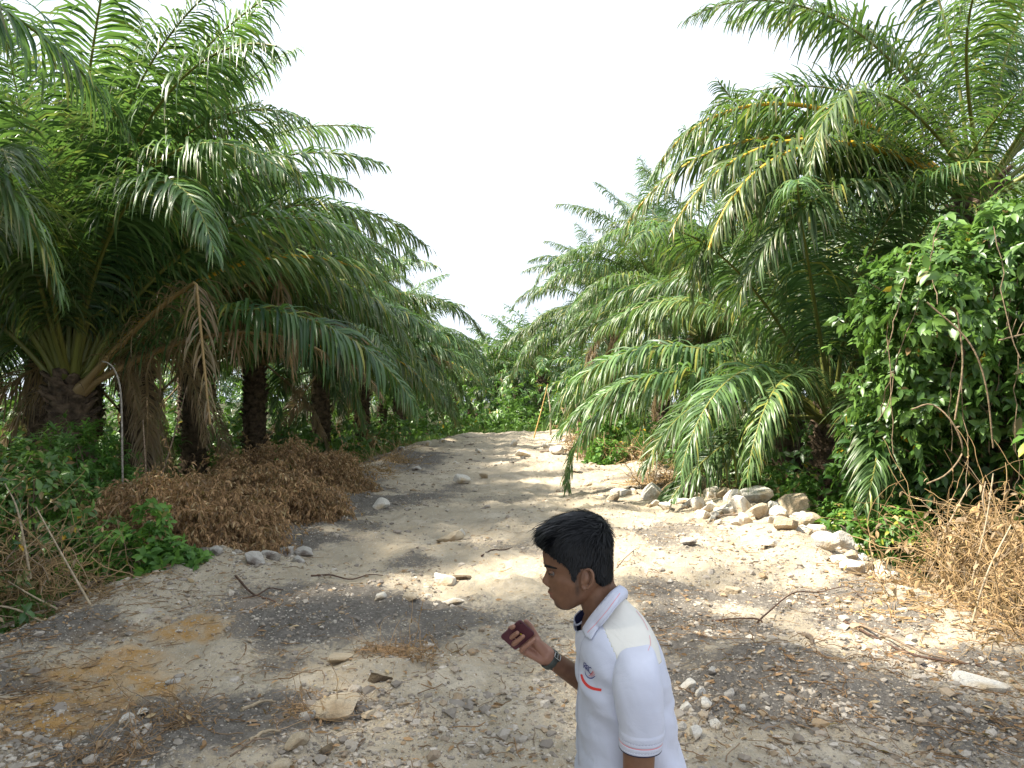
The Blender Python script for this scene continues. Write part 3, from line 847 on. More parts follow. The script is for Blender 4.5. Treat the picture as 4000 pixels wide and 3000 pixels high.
# right row
palm('tall oil palm at the upper right rising out of the leafy shrub', 8.45, 13.4, 6.4, 201, n=19, scale=1.0, group=ROWR, dead=0, r0=0.42, lowest=0,
     hero=(('golden', 0, 186, 2, 6, 1.0, .8), ('golden', 1, 194, -4, 0, 1.02, .9), ('golden', 0, 200, -16, 0, 1.0, .95), ('golden', 1, 176, 2, -6, 1.05, .8), ('arch', 1, 172, 8, 0, 1.0, .6), ('spread', 0, 165, 2, 0, 1.0, .7), ('low', 0, 205, -10, 0, 1.0, 1.0), ('spread', 2, 188, -12, 0, 1.0, .9)))
palm('short bushy oil palm whose low fronds sweep to the ground behind the rock heap', 6.5, 15.0, 2.3, 202, n=30, scale=1.02, group=ROWR, dead=0,
     hero=(('spread', 1, 190, 2, 0, 1.0, .8), ('low', 0, 200, 12, 0, 1.0, 1), ('low', 1, 215, 16, 0, .9, 1), ('spread', 3, 172, 0, 0, 1, .8), ('spread', 2, 235, 0, 0, .85, 1)))
palm('oil palm just beyond the bushy one on the right, shiny fronds over the track', 8.0, 21.5, 4.4, 203, n=34, scale=1.0, group=ROWR, dead=1, hero=(('spread', 2, 200, -4, 0, 1.0, .9), ('arch', 1, 185, 0, 0, 1.05, .6)))
palm('oil palm on the right with a dead brown clump amid its fronds', 7.4, 28.0, 5.0, 204, n=34, scale=1.0, group=ROWR, dead=2, lowest=.4, hero=(('low', 0, 185, 8, 0, 1, 1), ('dead', 1, 215, 20, 0, .6, 1), ('dead', 2, 200, 0, 0, .6, 1)))
palm('spiky-topped oil palm on the right near the tan dead stalks', 7.2, 36, 7.4, 205, n=36, scale=1.1, group=ROWR, dead=3, lowest=.4)
palm('last oil palm on the right, a long frond sweeping down to the track end', 6.0, 44, 6.8, 206, n=34, scale=1.1, group=ROWR, dead=2, lowest=.4, hero=(('low', 1, 190, 10, 0, 1.15, 1), ('low', 0, 178, -14, 0, 1.1, 1)))
# plantation rows behind
BACK = 'oil palms standing in the shade behind the left row'
LB = 'oil palm in the shaded second row seen between the left trunks'
for i, (x, y, h) in enumerate(((-13.5, 17.5, 3.0), (-14.5, 25.5, 3.2), (-15, 34, 3.4), (-13.2, 10.0, 2.8), (-10.6, 16.8, 4.7), (-12.4, 21.0, 5.2), (-21, 21, 3.2), (-23, 31, 3.4))):
    palm(LB, x, y, h, 301 + i, n=34, scale=1.1, group=BACK, dead=1, skip=lambda a, z: a > .6, r0=0.34)
BR = 'oil palms standing behind the right row'
LR = 'oil palm half hidden behind the right-hand row'
for i, (x, y, h) in enumerate(((13.5, 19, 4.6), (13, 27, 4.8), (12.5, 36, 5.0))):
    palm(LR, x, y, h, 321 + i, n=26, scale=1.0, group=BR, dead=0)
# the neighbour whose shade covers the near left of the track and the man; only its frond tips enter the frame at the upper left
palm('tall oil palm at the left frame edge, greyish frond tips hanging in from above', -9.6, 5.6, 6.3, 110, n=34, scale=1.08, group=ROWL, dead=0)
SHADE = 'oil palms beside the viewer'
for i, (x, y, h) in enumerate(((-6.0, 1.4, 6.0), (-8.8, -5.5, 6.0))):
    palm('tall oil palm left of the viewer whose crown shades the near track', x, y, h, 111 + i, n=48, scale=1.1, group=SHADE, dead=0, skip=lambda a, z: a > .5 and (z < 1.9 or z > 5.9))

# far palms: crown in one mesh
def crown_mesh(seed, n=30):
    r = np.random.default_rng(seed)
    mb = MB()
    for i in range(n):
        a = (i + .5) / n
        e0 = 84 - 78 * a; bend = 55 + 40 * a
        fa = frond_arrays(seed + i, L=6.0, e0=e0 + r.normal(0, 4), bend=bend + r.normal(0, 8), nleaf=42, wmul=1.9, nseg=3, llen=0.95, dry=0.5 if r.random() < .05 else 0)
        V, FL, C = fa.arrays()
        az = i * math.radians(137.5)
        ca, sa = math.cos(az), math.sin(az)
        V = np.stack([V[:, 0] * ca - V[:, 1] * sa, V[:, 0] * sa + V[:, 1] * ca, V[:, 2] - .4 * a], -1)
        V[:, :2] += np.array([ca, sa]) * .15
        base = mb.n
        mb.v.append(V); mb.c.append(C); mb.n += len(V)
        for f, m in FL: mb.f.append((f + base, m))
    return mb.mesh('crown', [M['palm_leaf'], M['rachis']])
CROWNS = [crown_mesh(501 + 50 * k) for k in range(3)]
FAR_TR = trunk_mesh(599, 4.0).mesh('trunk', [M['palm_trunk']])
FG = 'distant oil palms closing the view beyond the end of the track'
FL_ = 'distant oil palm crown in the mass beyond the end of the track'
r_ = np.random.default_rng(8)
for i, (x, y, s) in enumerate(((-3.5, 78, .95), (1.6, 80, 1.0), (-4.6, 60, 1.0), (-1.2, 64, 1.1), (2.6, 61, 1.2), (.6, 70, 1.2), (-9.5, 54, 1.0), (8.0, 55, 1.15), (-8, 66, 1.0), (6.5, 68, 1.15), (-.5, 92, 1.0), (-36, 22, 1), (-38, 32, 1), (-36, 44, 1.1), (-45, 27, 1.1), (-46, 38, 1.1), (-42, 52, 1.1), (-52, 46, 1.1), (-30, 60, 1.1), (-13, 60, 1.05), (12.5, 60, 1.15), (-12, 46, 1.0), (12, 46, 1.1),
                               (-18, 44, 1.0), (18, 44, 1.1), (-19, 56, 1.0), (20, 57, 1.1), (2.5, 84, 1.1), (-5, 86, 1.1), (10, 82, 1.1), (-24, 50, 1), (-28, 40, 1), (26, 50, 1.1), (19, 32, 1.1), (20, 22, 1.1), (-30, 28, 1), (-22, 13, 1), (19, 13, 1.1), (-30, 18, 1), (27, 38, 1.1), (27, 24, 1.1))):
    z = gz1(x, y)
    t = thing('oil_palm', FL_ if y > 50 else 'distant oil palm deep in the plantation behind the nearer rows', 'palm tree', (x, y, z), r_.uniform(0, 6.28), FG if y > 50 else 'oil palms deep in the plantation')
    t.scale = (s, s, s)
    link_mesh('trunk', FAR_TR, t)
    c = link_mesh('crown', CROWNS[i % 3], t); c.location = (0, 0, 4.1)
# ------------------------------------------------------------------ shrubs, brush, vines, grass
def blob_points(blobs, n, lo=0.55, r=None):
    """points through ellipsoids, denser towards their outside; returns positions and outward directions"""
    r = r or rng
    vol = np.array([b[3] * b[4] * b[5] for b in blobs]) ** 0.7
    k = r.choice(len(blobs), n, p=vol / vol.sum())
    B = np.array(blobs)[k]
    d = unit(r.normal(size=(n, 3)))
    rad = (lo + (1 - lo) * r.random(n) ** 0.6)
    bump_ = 1 + 0.32 * fbm(d[:, 0] * 2.3 + k * 7.1, d[:, 1] * 2.3, d[:, 2] * 2.3, seed=9)
    return B[:, :3] + d * B[:, 3:6] * (rad * bump_)[:, None], d

def whorls(mb, P, O, r, per=6, size=0.14, aspect=0.36, droop=0.9, nseg=3, mat=0, yellow=0.01, dry=0.0, up=0.35, tone=(0.5, 0.22), fold=0.25):
    """a spray of leaves at every twig tip P pointing outward O"""
    n = len(P)
    ax = unit(O + np.array([0, 0, up]) + 0.35 * r.normal(size=(n, 3)))
    ref = unit(np.cross(ax, r.normal(size=(n, 3))))
    ref2 = np.cross(ax, ref)
    base_t = np.clip(r.normal(tone[0], tone[1] * .6, n), 0, 1)
    for k in range(per):
        ph = 2 * math.pi * k / per * 2.4 + r.normal(0, .4, n)
        out = ref * np.cos(ph)[:, None] + ref2 * np.sin(ph)[:, None]
        D = unit(out * r.uniform(.6, 1.1, n)[:, None] + ax * r.uniform(0.15, .8, n)[:, None] + np.array([0, 0, -0.15]))
        S = np.cross(ax, out)
        L = size * r.uniform(.6, 1.2, n)
        V, F, kk = strips(P + ax * (k / per - .5)[None, None] * size * .6 if False else P + ax * ((k / per - .5) * size * .6), D, S, L, L * aspect * r.uniform(.8, 1.2, n), droop * r.uniform(.5, 1.4, n), nseg, fold, OVAL)
        c = np.stack([np.clip(base_t + r.normal(0, tone[1], n), 0, 1), (r.random(n) < yellow) * r.uniform(.6, 1, n), (r.random(n) < dry) * r.uniform(.5, 1, n)], -1)
        mb.add(V, F, mat, np.repeat(c, kk, 0))

def limbs(starts, ends, r, r0=0.03, r1=0.006, m=8, wob=0.08):
    n = len(starts)
    t = np.linspace(0, 1, m)[None, :, None]
    s = np.asarray(starts, float)[:, None]; e = np.asarray(ends, float)[:, None]
    L = np.linalg.norm(e - s, axis=-1, keepdims=True)
    w = np.cumsum(r.normal(0, wob / math.sqrt(m), (n, m, 3)), 1) * L
    w = w - t * w[:, -1:]
    w[:, 0] = 0
    C = s + (e - s) * t + w
    R = (r0 + (r1 - r0) * np.linspace(0, 1, m))[None] * np.ones((n, 1))
    return tubes(C, R, 6)

def shrub(name, label, cat, blobs, n, seed, size=0.12, aspect=0.4, per=6, mat='broad_leaf', stems=14, root=None, group=None, yellow=0.01, dry=0.02, droop=0.9, lo=0.5, tone=(0.5, .22), stem_mat='twig', up=.35, r0=.018):
    r = np.random.default_rng(seed)
    bx = np.average([b[0] for b in blobs]); by = np.average([b[1] for b in blobs])
    if root is None: root = (bx, by)
    base = np.array([root[0], root[1], gz1(*root)])
    t = thing(name, label, cat, tuple(base), 0, group)
    P, O = blob_points(blobs, n, lo, r)
    zmin = gz(P[:, 0], P[:, 1], False) + 0.03
    P[:, 2] = np.maximum(P[:, 2], zmin)
    mb = MB(); whorls(mb, P - base, O, r, per, size, aspect, droop, 3, 0, yellow, dry, up, tone)
    mb.build('foliage', M[mat], t)
    i = r.choice(n, stems, replace=False)
    st = np.zeros((stems, 3)); st[:, :2] = r.normal(0, 0.12, (stems, 2)); st[:, 2] = -0.05
    mb = MB(); V, F, k = limbs(st, P[i] - base, r, r0, .004, 9, .10); mb.add(V, F)
    mb.build('branches', M[stem_mat], t)
    return t, P, base

def at(px, py, y):
    p = pix(px, py, y)
    return p[0], p[1], p[2]

# the leafy wall at the right: a broadleaf tree hung with creepers
def broadleaf():
    r = np.random.default_rng(611)
    root = (6.9, 10.6); base = np.array([root[0], root[1], gz1(*root)])
    t = thing('broadleaf_tree', 'dense leafy tree hung with creepers filling the right edge, few orange leaves', 'tree', tuple(base))
    blobs = [(6.3, 9.9, 3.25, 1.35, 1.1, 1.15), (5.35, 9.7, 3.35, .85, .8, .75), (7.6, 10.0, 3.4, 1.3, 1.1, 1.25), (5.6, 10.1, 2.4, .75, .8, .7), (7.2, 9.6, 1.9, 1.4, 1.0, 1.2), (6.0, 10.3, 2.1, 1.2, .9, .9),
             (7.7, 9.3, 0.9, 1.3, .9, 1.0), (5.2, 9.9, 3.0, .5, .6, .5), (6.6, 9.5, 4.1, .8, .7, .55), (7.5, 9.6, 4.5, .9, .8, .6)]
    P, O = blob_points(blobs, 3100, .4, r)
    P = P + O * (r.random(len(P)) < .12)[:, None] * r.uniform(.05, .4, len(P))[:, None]
    mb = MB(); whorls(mb, P[:700] - base, O[:700], r, 5, .235, .42, 1.4, 3, 0, .02, .02, .2, (.7, .2)); whorls(mb, P[700:] - base, O[700:], r, 6, .155, .40, 1.0, 3, 0, .008, .01, .3, (.5, .24))
    # inner foliage low on the left side, leaf tone darkened to paint in interior shade
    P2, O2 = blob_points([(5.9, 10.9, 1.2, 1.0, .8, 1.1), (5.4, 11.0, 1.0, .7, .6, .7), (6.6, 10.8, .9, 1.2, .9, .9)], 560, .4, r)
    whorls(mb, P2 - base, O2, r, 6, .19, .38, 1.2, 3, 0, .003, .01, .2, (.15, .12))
    mb.build('crown', M['broad_leaf'], t)
    trunk = MB()
    V, F, k = tubes(curve_pts([(0, 0, -.1), (.1, .05, .8), (-.1, -.1, 1.8), (.05, 0, 2.8), (.2, .1, 3.8)], 18), np.linspace(.13, .05, 18), 10); trunk.add(V, F)
    trunk.build('trunk', M['bark'], t)
    i = r.choice(len(P), 46, replace=False)
    st = np.stack([r.normal(0, .12, 46), r.normal(0, .12, 46), r.uniform(.5, 3.2, 46)], -1)
    V, F, k = limbs(st, P[i] - base, r, .03, .006, 9, .10)
    mb = MB(); mb.add(V, F); mb.build('branch', M['twig'], t)
    # hanging creeper stems and a big looped bare vine on the face of the foliage
    mb = MB()
    n = 34
    px = r.uniform(4.9, 8.2, n); py_ = r.uniform(8.9, 9.9, n); top = r.uniform(1.8, 4.2, n); ln = r.uniform(.6, 2.0, n)
    tt = np.linspace(0, 1, 9)[None, :, None]
    C = np.stack([px, py_, top], -1)[:, None] + tt * np.stack([r.normal(0, .3, n), r.normal(0, .1, n), -ln], -1)[:, None] + np.cumsum(r.normal(0, .03, (n, 9, 3)), 1)
    V, F, k = tubes(C - base, np.full(9, .006), 5); mb.add(V, F)
    for pts in (((3560, 1600, 9.0), (3640, 1580, 9.0), (3720, 1650, 8.9), (3760, 1760, 8.9), (3700, 1850, 8.9), (3620, 1890, 8.9)), ((3900, 1330, 8.8), (3980, 1310, 8.9), (4080, 1290, 9.0)), ((3620, 1180, 8.9), (3780, 1330, 8.8), (3850, 1500, 8.8), (3880, 1750, 8.9)), ((3740, 1220, 8.9), (3760, 1420, 8.9), (3730, 1640, 8.9))):
        C = curve_pts([pix(*p) for p in pts], 20)
        V, F, k = tubes(C - base, np.full(20, .010), 6); mb.add(V, F)
    mb.build('vine', M['vine'], t)
broadleaf()
shrub('sapling', 'yellow-green sapling drooping at the right frame edge above the dry vines', 'sapling', [(5.9, 8.0, 1.5, .35, .35, .5), (6.1, 8.0, 2.1, .3, .3, .4)], 60, 613, .2, .5, 4, 'bright_leaf', 8, (6.05, 8.1), droop=1.4, yellow=.08)

# low weeds between the rocks and the tree
WG = 'low green weeds behind the right rock heap'
shrub('weed_clump', 'yellow-green weed clump behind the top rocks of the right heap', 'weeds', [(4.5, 12.0, .1, .55, .45, .38), (5.0, 11.4, .05, .5, .45, .42)], 330, 621, .10, .45, 6, 'bright_leaf', 24, group=WG, yellow=.10, dry=.05)
shrub('weed_clump', 'bright weed clump with yellowing leaves at the foot of the leafy tree', 'weeds', [(5.2, 10.0, .12, .55, .35, .42), (4.75, 10.4, .05, .45, .4, .4)], 300, 622, .12, .42, 6, 'bright_leaf', 22, group=WG, yellow=.08, dry=.05)
shrub('weed_clump', 'wide weed patch below the sweeping fronds right of the track', 'weeds', [(4.75, 13.2, .3, .8, .5, .5), (5.3, 12.4, .35, .8, .5, .5), (5.7, 11.4, .3, .6, .5, .5)], 560, 623, .12, .42, 6, 'bright_leaf', 24, group=WG, yellow=.03, dry=.10)
shrub('weed_clump', 'half dead weed clump with tan curled leaves behind the rock heap', 'weeds', [(4.1, 13.6, .15, .45, .4, .45), (4.35, 13.2, .0, .4, .4, .35)], 260, 624, .09, .5, 5, 'straw', 16, group=WG, dry=.1)
shrub('bush', 'light green leafy sapling beside the tan stalks right of the far track', 'bush', [(2.75, 23.2, .9, .7, .6, .75), (2.9, 22.4, .2, .7, .6, .6), (3.3, 22.9, 1.4, .5, .5, .5)], 420, 625, .16, .5, 6, 'bright_leaf', 16, (3.1, 23.4), yellow=.03)

# left: green shrub, creeper-covered brush, brown dead brush
shrub('bush', 'small bright green shrub at the left edge in front of the brown brush', 'bush', [(-4.15, 8.25, .22, .55, .4, .38), (-3.75, 8.2, .12, .4, .35, .3), (-4.05, 8.3, .62, .22, .2, .3), (-4.6, 8.3, .2, .4, .4, .35)], 330, 631, .115, .45, 6, 'bright_leaf', 20, (-4.1, 8.4), dry=.02, tone=(.45, .25))
shrub('bush', 'tall tangled green shrub with some withered leaves at the left frame edge', 'bush', [(-5.6, 8.6, .55, .8, .6, .8), (-6.3, 8.4, .8, .7, .6, .9), (-5.0, 8.6, .15, .6, .5, .5), (-5.9, 9.0, 1.1, .55, .5, .45)], 900, 632, .11, .45, 6, 'broad_leaf', 40, (-5.7, 8.7), dry=.14, tone=(.4, .25))
shrub('bush', 'feathery green shrub climbing around the base of the big dark palm', 'bush', [(-6.7, 11.6, .9, .8, .6, .8), (-6.0, 11.4, .3, .8, .6, .7), (-7.4, 11.8, .7, .7, .6, .9)], 620, 633, .15, .22, 9, 'bright_leaf', 26, (-6.7, 11.8), tone=(.25, .2))
shrub('bush', 'dark green undergrowth at the bottom left frame corner', 'bush', [(-4.7, 6.5, .05, .6, .6, .5), (-5.2, 6.2, .3, .6, .6, .6), (-5.4, 7.2, .3, .7, .6, .7)], 420, 634, .10, .45, 6, 'broad_leaf', 40, (-5.0, 6.5), dry=.3, tone=(.2, .2))

def dead_brush(label, blobs, n, seed, group='heaps of brown dead brush on the left edge'):
    """a heap of cut, withered branches with drooping dry sprays"""
    r = np.random.default_rng(seed)
    blobs = [(b[0] - .36, b[1] + .1, b[2] - .04, b[3] * .95, b[4], b[5] * .92) for b in blobs]
    bx = np.mean([b[0] for b in blobs]); by = np.mean([b[1] for b in blobs])
    base = np.array([bx, by, gz1(bx, by)])
    t = thing('dead_brush', label, 'dead brush', tuple(base), 0, group)
    P, O = blob_points(blobs, n, .45, r)
    P[:, 2] = np.maximum(P[:, 2], gz(P[:, 0], P[:, 1], False) + .05)
    d0 = unit(O * .9 + np.array([0, 0, .35]) + .5 * r.normal(size=(n, 3)))
    m = 7; L = np.where(r.random(n) < .10, r.uniform(.5, .9, n), r.uniform(.16, .42, n))
    p = P.copy(); d = d0.copy(); pts = [p]; ds = [d]
    for k in range(m - 1):
        d = unit(d + np.array([0, 0, -.28]) + .12 * r.normal(size=(n, 3)))
        p = p + d * (L / (m - 1))[:, None]; pts.append(p); ds.append(d)
    C = np.stack(pts, 1); Dm = np.stack(ds, 1)
    mb = MB()
    V, F, k = tubes(C - base, np.linspace(.004, .0015, m), 4); mb.add(V, F, 0, np.repeat(np.stack([r.uniform(0, .5, n)] + [np.zeros(n)] * 2, -1), k, 0))
    tone = np.clip(r.normal(.5, .22, n) + .5 * O[:, 2] * 0, 0, 1)
    for j in range(m):
        for rep in range(4):
            Q = C[:, j]
            D = unit(Dm[:, j] * .5 + r.normal(size=(n, 3)) * .8 + np.array([0, 0, -.9]))
            l = r.uniform(.04, .10, n)
            V, F, k = strips(Q - base, D, r.normal(size=(n, 3)), l, l * r.uniform(.16, .34, n), .8, 2, .35, OVAL)
            c = np.stack([np.clip(tone + r.normal(0, .16, n), 0, 1), (r.random(n) < .10) * .8, (r.random(n) < .15) * .6], -1)
            mb.add(V, F, 0, np.repeat(c, k, 0))
    mb.build('foliage', M['dry_leaf'], t)
    ns = 40
    i = r.choice(n, ns, replace=False)
    st = np.stack([r.normal(0, blobs[0][3] * .7, ns), r.normal(0, .2, ns), np.full(ns, .0)], -1)
    mb = MB(); V, F, k = limbs(st, P[i] - base, r, .012, .003, 8, .15); mb.add(V, F); mb.build('branches', M['twig'], t)
    return t
dead_brush('rust-brown dead brush heap nearest the viewer, behind the bright green shrub', [(-3.75, 9.55, .33, .8, .5, .60), (-3.15, 9.35, .1, .5, .4, .38), (-4.5, 9.9, .5, .7, .5, .52), (-3.3, 9.8, .3, .5, .4, .4)], 1500, 641)
dead_brush('rust-brown dead brush heap between the nearest heap and the tallest one', [(-3.5, 11.7, .36, .9, .55, .55), (-2.95, 11.9, .25, .6, .5, .42), (-4.4, 11.9, .4, .8, .5, .5)], 1500, 642)
dead_brush('greyer brown dead brush heap farthest up the left edge', [(-4.4, 15.6, .5, .9, .6, .6), (-3.6, 16.0, .42, .7, .7, .5), (-5.3, 15.4, .4, .7, .6, .5), (-3.0, 15.6, .15, .45, .4, .35)], 1700, 643)

def tangle(name, label, blobs, n, seed, cat, mat='straw', rad=.004, leaves=900, group=None, Lr=(.5, 1.6), lsize=.07, ground_hug=.0):
    """matted dry creepers: many looping stems and curled leaves"""
    r = np.random.default_rng(seed)
    bx = np.mean([b[0] for b in blobs]); by = np.mean([b[1] for b in blobs])
    base = np.array([bx, by, gz1(bx, by)])
    t = thing(name, label, cat, tuple(base), 0, group)
    P, O = blob_points(blobs, n, .3, r)
    m = 16
    d = unit(np.cross(O, r.normal(size=(n, 3))) + .2 * r.normal(size=(n, 3)))
    L = r.uniform(*Lr, n); bend = r.normal(0, .26, (n, 3)); p = P; pts = [p]
    for k in range(m - 1):
        d = unit(d + bend * .6 + .2 * r.normal(size=(n, 3)) - .10 * O + np.array([0, 0, -.06]))
        p = p + d * (L / (m - 1))[:, None]; pts.append(p)
    C = np.stack(pts, 1)
    C[..., 2] = np.maximum(C[..., 2], gz(C[..., 0], C[..., 1], False) + .015)
    mb = MB()
    R = r.uniform(.45, 1.5, n)[:, None] * rad * np.linspace(1, .6, m)[None]
    V, F, k = tubes(C - base, R, 4)
    mb.add(V, F, 0, np.repeat(np.stack([r.random(n), r.random(n) * .25, (r.random(n) < .35) * r.random(n)], -1), k, 0))
    mb.build('vines', M[mat], t)
    i = r.integers(0, n, leaves); j = r.integers(0, m, leaves)
    Q = C[i, j]
    D = unit(r.normal(size=(leaves, 3)) + np.array([0, 0, -.5]))
    l = r.uniform(.5, 1.4, leaves) * lsize
    mb = MB(); V, F, k = strips(Q - base, D, r.normal(size=(leaves, 3)), l, l * r.uniform(.15, .5, leaves), r.uniform(0, 2.5, leaves), 3, .5, OVAL)
    mb.add(V, F, 0, np.repeat(np.stack([r.random(leaves), (r.random(leaves) < .15) * .7, (r.random(leaves) < .3) * .6], -1), k, 0))
    mb.build('foliage', M[mat], t)
    return t
tangle('dry_vines', 'big tan heap of dead vines at the right frame edge', [(5.15, 7.75, .25, .8, .7, .55), (5.6, 7.4, .35, .7, .7, .65), (4.4, 7.9, .0, .6, .5, .28), (5.0, 6.9, .05, .7, .5, .4), (5.4, 8.4, .4, .7, .6, .45)], 700, 651, 'dry vines', leaves=3600, lsize=.085)
tangle('dry_vines', 'flat mat of dead vines spilling onto the track below the tan vine heap', [(4.15, 6.9, -.05, .8, .6, .16), (4.5, 6.3, -.08, .7, .5, .16)], 260, 652, 'dry vines', leaves=1300)
tangle('dry_vines', 'dry tan grass and vine mat on the right edge before the rock heap', [(3.55, 15.4, .15, .8, .8, .25), (3.9, 14.4, .05, .7, .6, .22), (3.2, 16.6, .15, .6, .8, .25)], 420, 653, 'dry vines', leaves=1500, rad=.006)
tangle('dry_vines', 'withered twiggy creeper tangle over the bank at the left frame edge', [(-4.75, 7.4, .05, .7, .6, .55), (-5.3, 7.0, .25, .7, .6, .6), (-4.5, 8.1, .0, .5, .5, .3)], 520, 654, 'dry vines', leaves=900, rad=.0045)
tangle('dry_vines', 'dry tan brush at the foot of the tan stalks by the far right edge', [(2.9, 24.8, .25, .8, .8, .4), (3.5, 22.5, .2, .9, .9, .4), (2.6, 27.5, .4, .7, .9, .5)], 320, 655, 'dry vines', leaves=900, rad=.010, lsize=.13)
tangle('dry_vines', 'thin dry grass fringe on the left shoulder beyond the brown brush', [(-3.6, 19.5, .05, .5, 1.3, .18), (-3.7, 23.0, .05, .5, 1.3, .18)], 260, 656, 'dry vines', leaves=900, rad=.006)

def stick(name, label, pts, r0, r1, mat, cat, group=None, world=False, sides=7, wob=.0):
    P = np.array(pts if world else [pix(*p) for p in pts])
    C = curve_pts(P, 22)
    if wob: C = C + np.cumsum(np.random.default_rng(int(abs(P[0, 0]) * 999)).normal(0, wob, C.shape), 0)
    base = C[0].copy()
    mb = MB(); V, F, k = tubes(C - base, np.linspace(r0, r1, 22), sides)
    mb.add(V, F); V = V.reshape(-1, 3)
    for s in (0, (22 - 1) * sides):
        mb.add(V[s:s + sides], np.array([[0, i, i + 1] for i in range(1, sides - 1)]))
    o = mb.build(name, M[mat], loc=tuple(base))
    return tag(o, label, cat, group)

M['grey_stalk'] = plain('grey_stalk', (0.30, 0.27, 0.23), .8, .3, 20)
M['orange_stalk'] = plain('orange_stalk', (0.42, 0.27, 0.09), .6, .3, 14)
stick('dead_stalk', 'tall bare grey stalk bent over at its top, left of the skirted palm', [(482, 1990, 10.9), (478, 1800, 10.8), (476, 1640, 10.8), (470, 1520, 10.8), (450, 1450, 10.8), (425, 1420, 10.8), (400, 1412, 10.9)], .015, .011, 'grey_stalk', 'dead stalk')
stick('dead_stalk', 'thin straight brown stalk standing before the skirted palm trunk', [(575, 1960, 10.8), (568, 1800, 10.8), (558, 1640, 10.9)], .016, .008, 'twig', 'dead stalk')
stick('dead_stalk', 'slim leaning brown stalk crossing between the left palm trunks', [(620, 1900, 11.6), (680, 1700, 11.6), (730, 1510, 11.8)], .013, .007, 'twig', 'dead stalk')
stick('dead_stalk', 'leaning orange-yellow stalk at the far end of the right edge', [(2085, 1712, 26), (2110, 1620, 26.2), (2140, 1500, 26.6)], .028, .014, 'orange_stalk', 'dead stalk')
for k, (a, b_, y, lab) in enumerate((((2150, 1700), (2140, 1530), 27, 'upright tan stalk'), ((2190, 1710), (2215, 1500), 26, 'x'), ((2230, 1715), (2180, 1560), 26, 'x'), ((2260, 1720), (2235, 1490), 25.5, 'x'), ((2300, 1725), (2290, 1580), 25, 'x'), ((2340, 1740), (2270, 1530), 24.5, 'x'))):
    stick('dead_stalk', 'tan dead stalk in the cluster right of the orange-yellow one', [(a[0], a[1], y), ((a[0] + b_[0]) / 2 + 6, (a[1] + b_[1]) / 2, y), (b_[0], b_[1], y + .2)], .04, .02, 'pale_twig', 'dead stalk', 'tan dead stalks by the far right edge')
for k, (pts, lab) in enumerate(((((3780, 2420, 7.3), (3800, 2260, 7.2), (3850, 2050, 7.2), (3880, 1850, 7.3)), 'tall pale stalk standing in the dead vine heap'), (((3760, 2580, 6.2), (3800, 2420, 6.3), (3860, 2230, 6.3), (3950, 2050, 6.4)), 'long thin straw stalk arching up in front of the vine heap'),
                                (((3870, 2080, 7.8), (3840, 1960, 7.8), (3850, 1880, 7.8)), 'short split pale stem rising from the top of the vine heap'), (((3690, 2080, 8.2), (3740, 1980, 8.2), (3790, 1890, 8.2)), 'slanting green-tan cane behind the vine heap'))):
    stick('dry_stalk', lab, pts, .011, .006, 'pale_twig', 'dry stalk', 'stalks standing in the dead vine heap')

for k, (pts, lab) in enumerate(((((120, 2260, 6.9), (70, 2000, 6.9), (20, 1890, 7.0)), 'long pale bare twig rising at the left frame edge'), (((420, 2480, 6.6), (250, 2180, 6.7), (140, 1980, 6.9)), 'pale bare stem slanting steeply up left over the bank'),
                                (((225, 2380, 6.7), (130, 2330, 6.7), (30, 2270, 6.7)), 'thick pale stem lying back to the left over the bank'), (((170, 2430, 6.4), (60, 2380, 6.4), (-60, 2360, 6.4)), 'thin pale stem reaching out of the frame at the left'))):
    stick('bare_stem', lab, pts, .012, .005, 'pale_twig', 'stem', 'pale bare stems on the left bank')

# roots and branches on the track, lying on the ground
def ground_stick(name, label, pxs, r0, r1, mat, cat, group=None, lift=.0):
    P = []
    for i, (px, py) in enumerate(pxs):
        x, y = ground_at(px, py)
        P.append((x, y, gz1(x, y) + r0 * .6 + (lift if 0 < i < len(pxs) - 1 else 0)))
    return stick(name, label, P, r0, r1, mat, cat, group, world=True, wob=.002)
RG = 'roots and branches lying on the track'
ground_stick('log', 'brown broken log lying along the bank below the left shrub', [(215, 2370), (330, 2310), (430, 2275), (520, 2245)], .035, .022, 'bark', 'log', lift=.04)
ground_stick('root', 'dark forked root lying at the edge of the dark soil', [(920, 2295), (985, 2330), (1030, 2355), (1090, 2370)], .013, .006, 'dark_root', 'root', RG, .03)
ground_stick('root', 'thin side root crossing the forked root', [(940, 2372), (1010, 2350), (1050, 2322), (1110, 2318)], .010, .005, 'dark_root', 'root', RG, .02)
ground_stick('root', 'long dark wavy root lying mid track on the shaded side', [(1215, 2265), (1290, 2262), (1370, 2280), (1440, 2262), (1510, 2240)], .011, .004, 'dark_root', 'root', RG, .02)
ground_stick('root', 'dark wavy root up the middle of the track on the sunlit sand', [(1880, 2192), (1920, 2170), (1960, 2165), (2000, 2158)], .013, .005, 'dark_root', 'root', RG, .01)
ground_stick('root', 'reddish root arching over the ground right of the man', [(2960, 2440), (3010, 2390), (3100, 2330), (3200, 2310), (3310, 2320), (3380, 2350)], .009, .004, 'dark_root', 'root', RG, .08)
ground_stick('root', 'forked twig end rising at the left of the arching red root', [(2780, 2410), (2860, 2415), (2960, 2435), (2985, 2440)], .008, .008, 'dark_root', 'root', RG, .03)
ground_stick('root', 'long dark root running down to the right toward the fallen vines', [(3270, 2410), (3400, 2470), (3560, 2540), (3700, 2570), (3830, 2590)], .010, .010, 'dark_root', 'root', RG, .02)
ground_stick('branch', 'slender brown branch lying along the right edge by the vines', [(3330, 2430), (3480, 2500), (3620, 2545), (3760, 2555)], .012, .006, 'twig', 'branch', RG, .05)
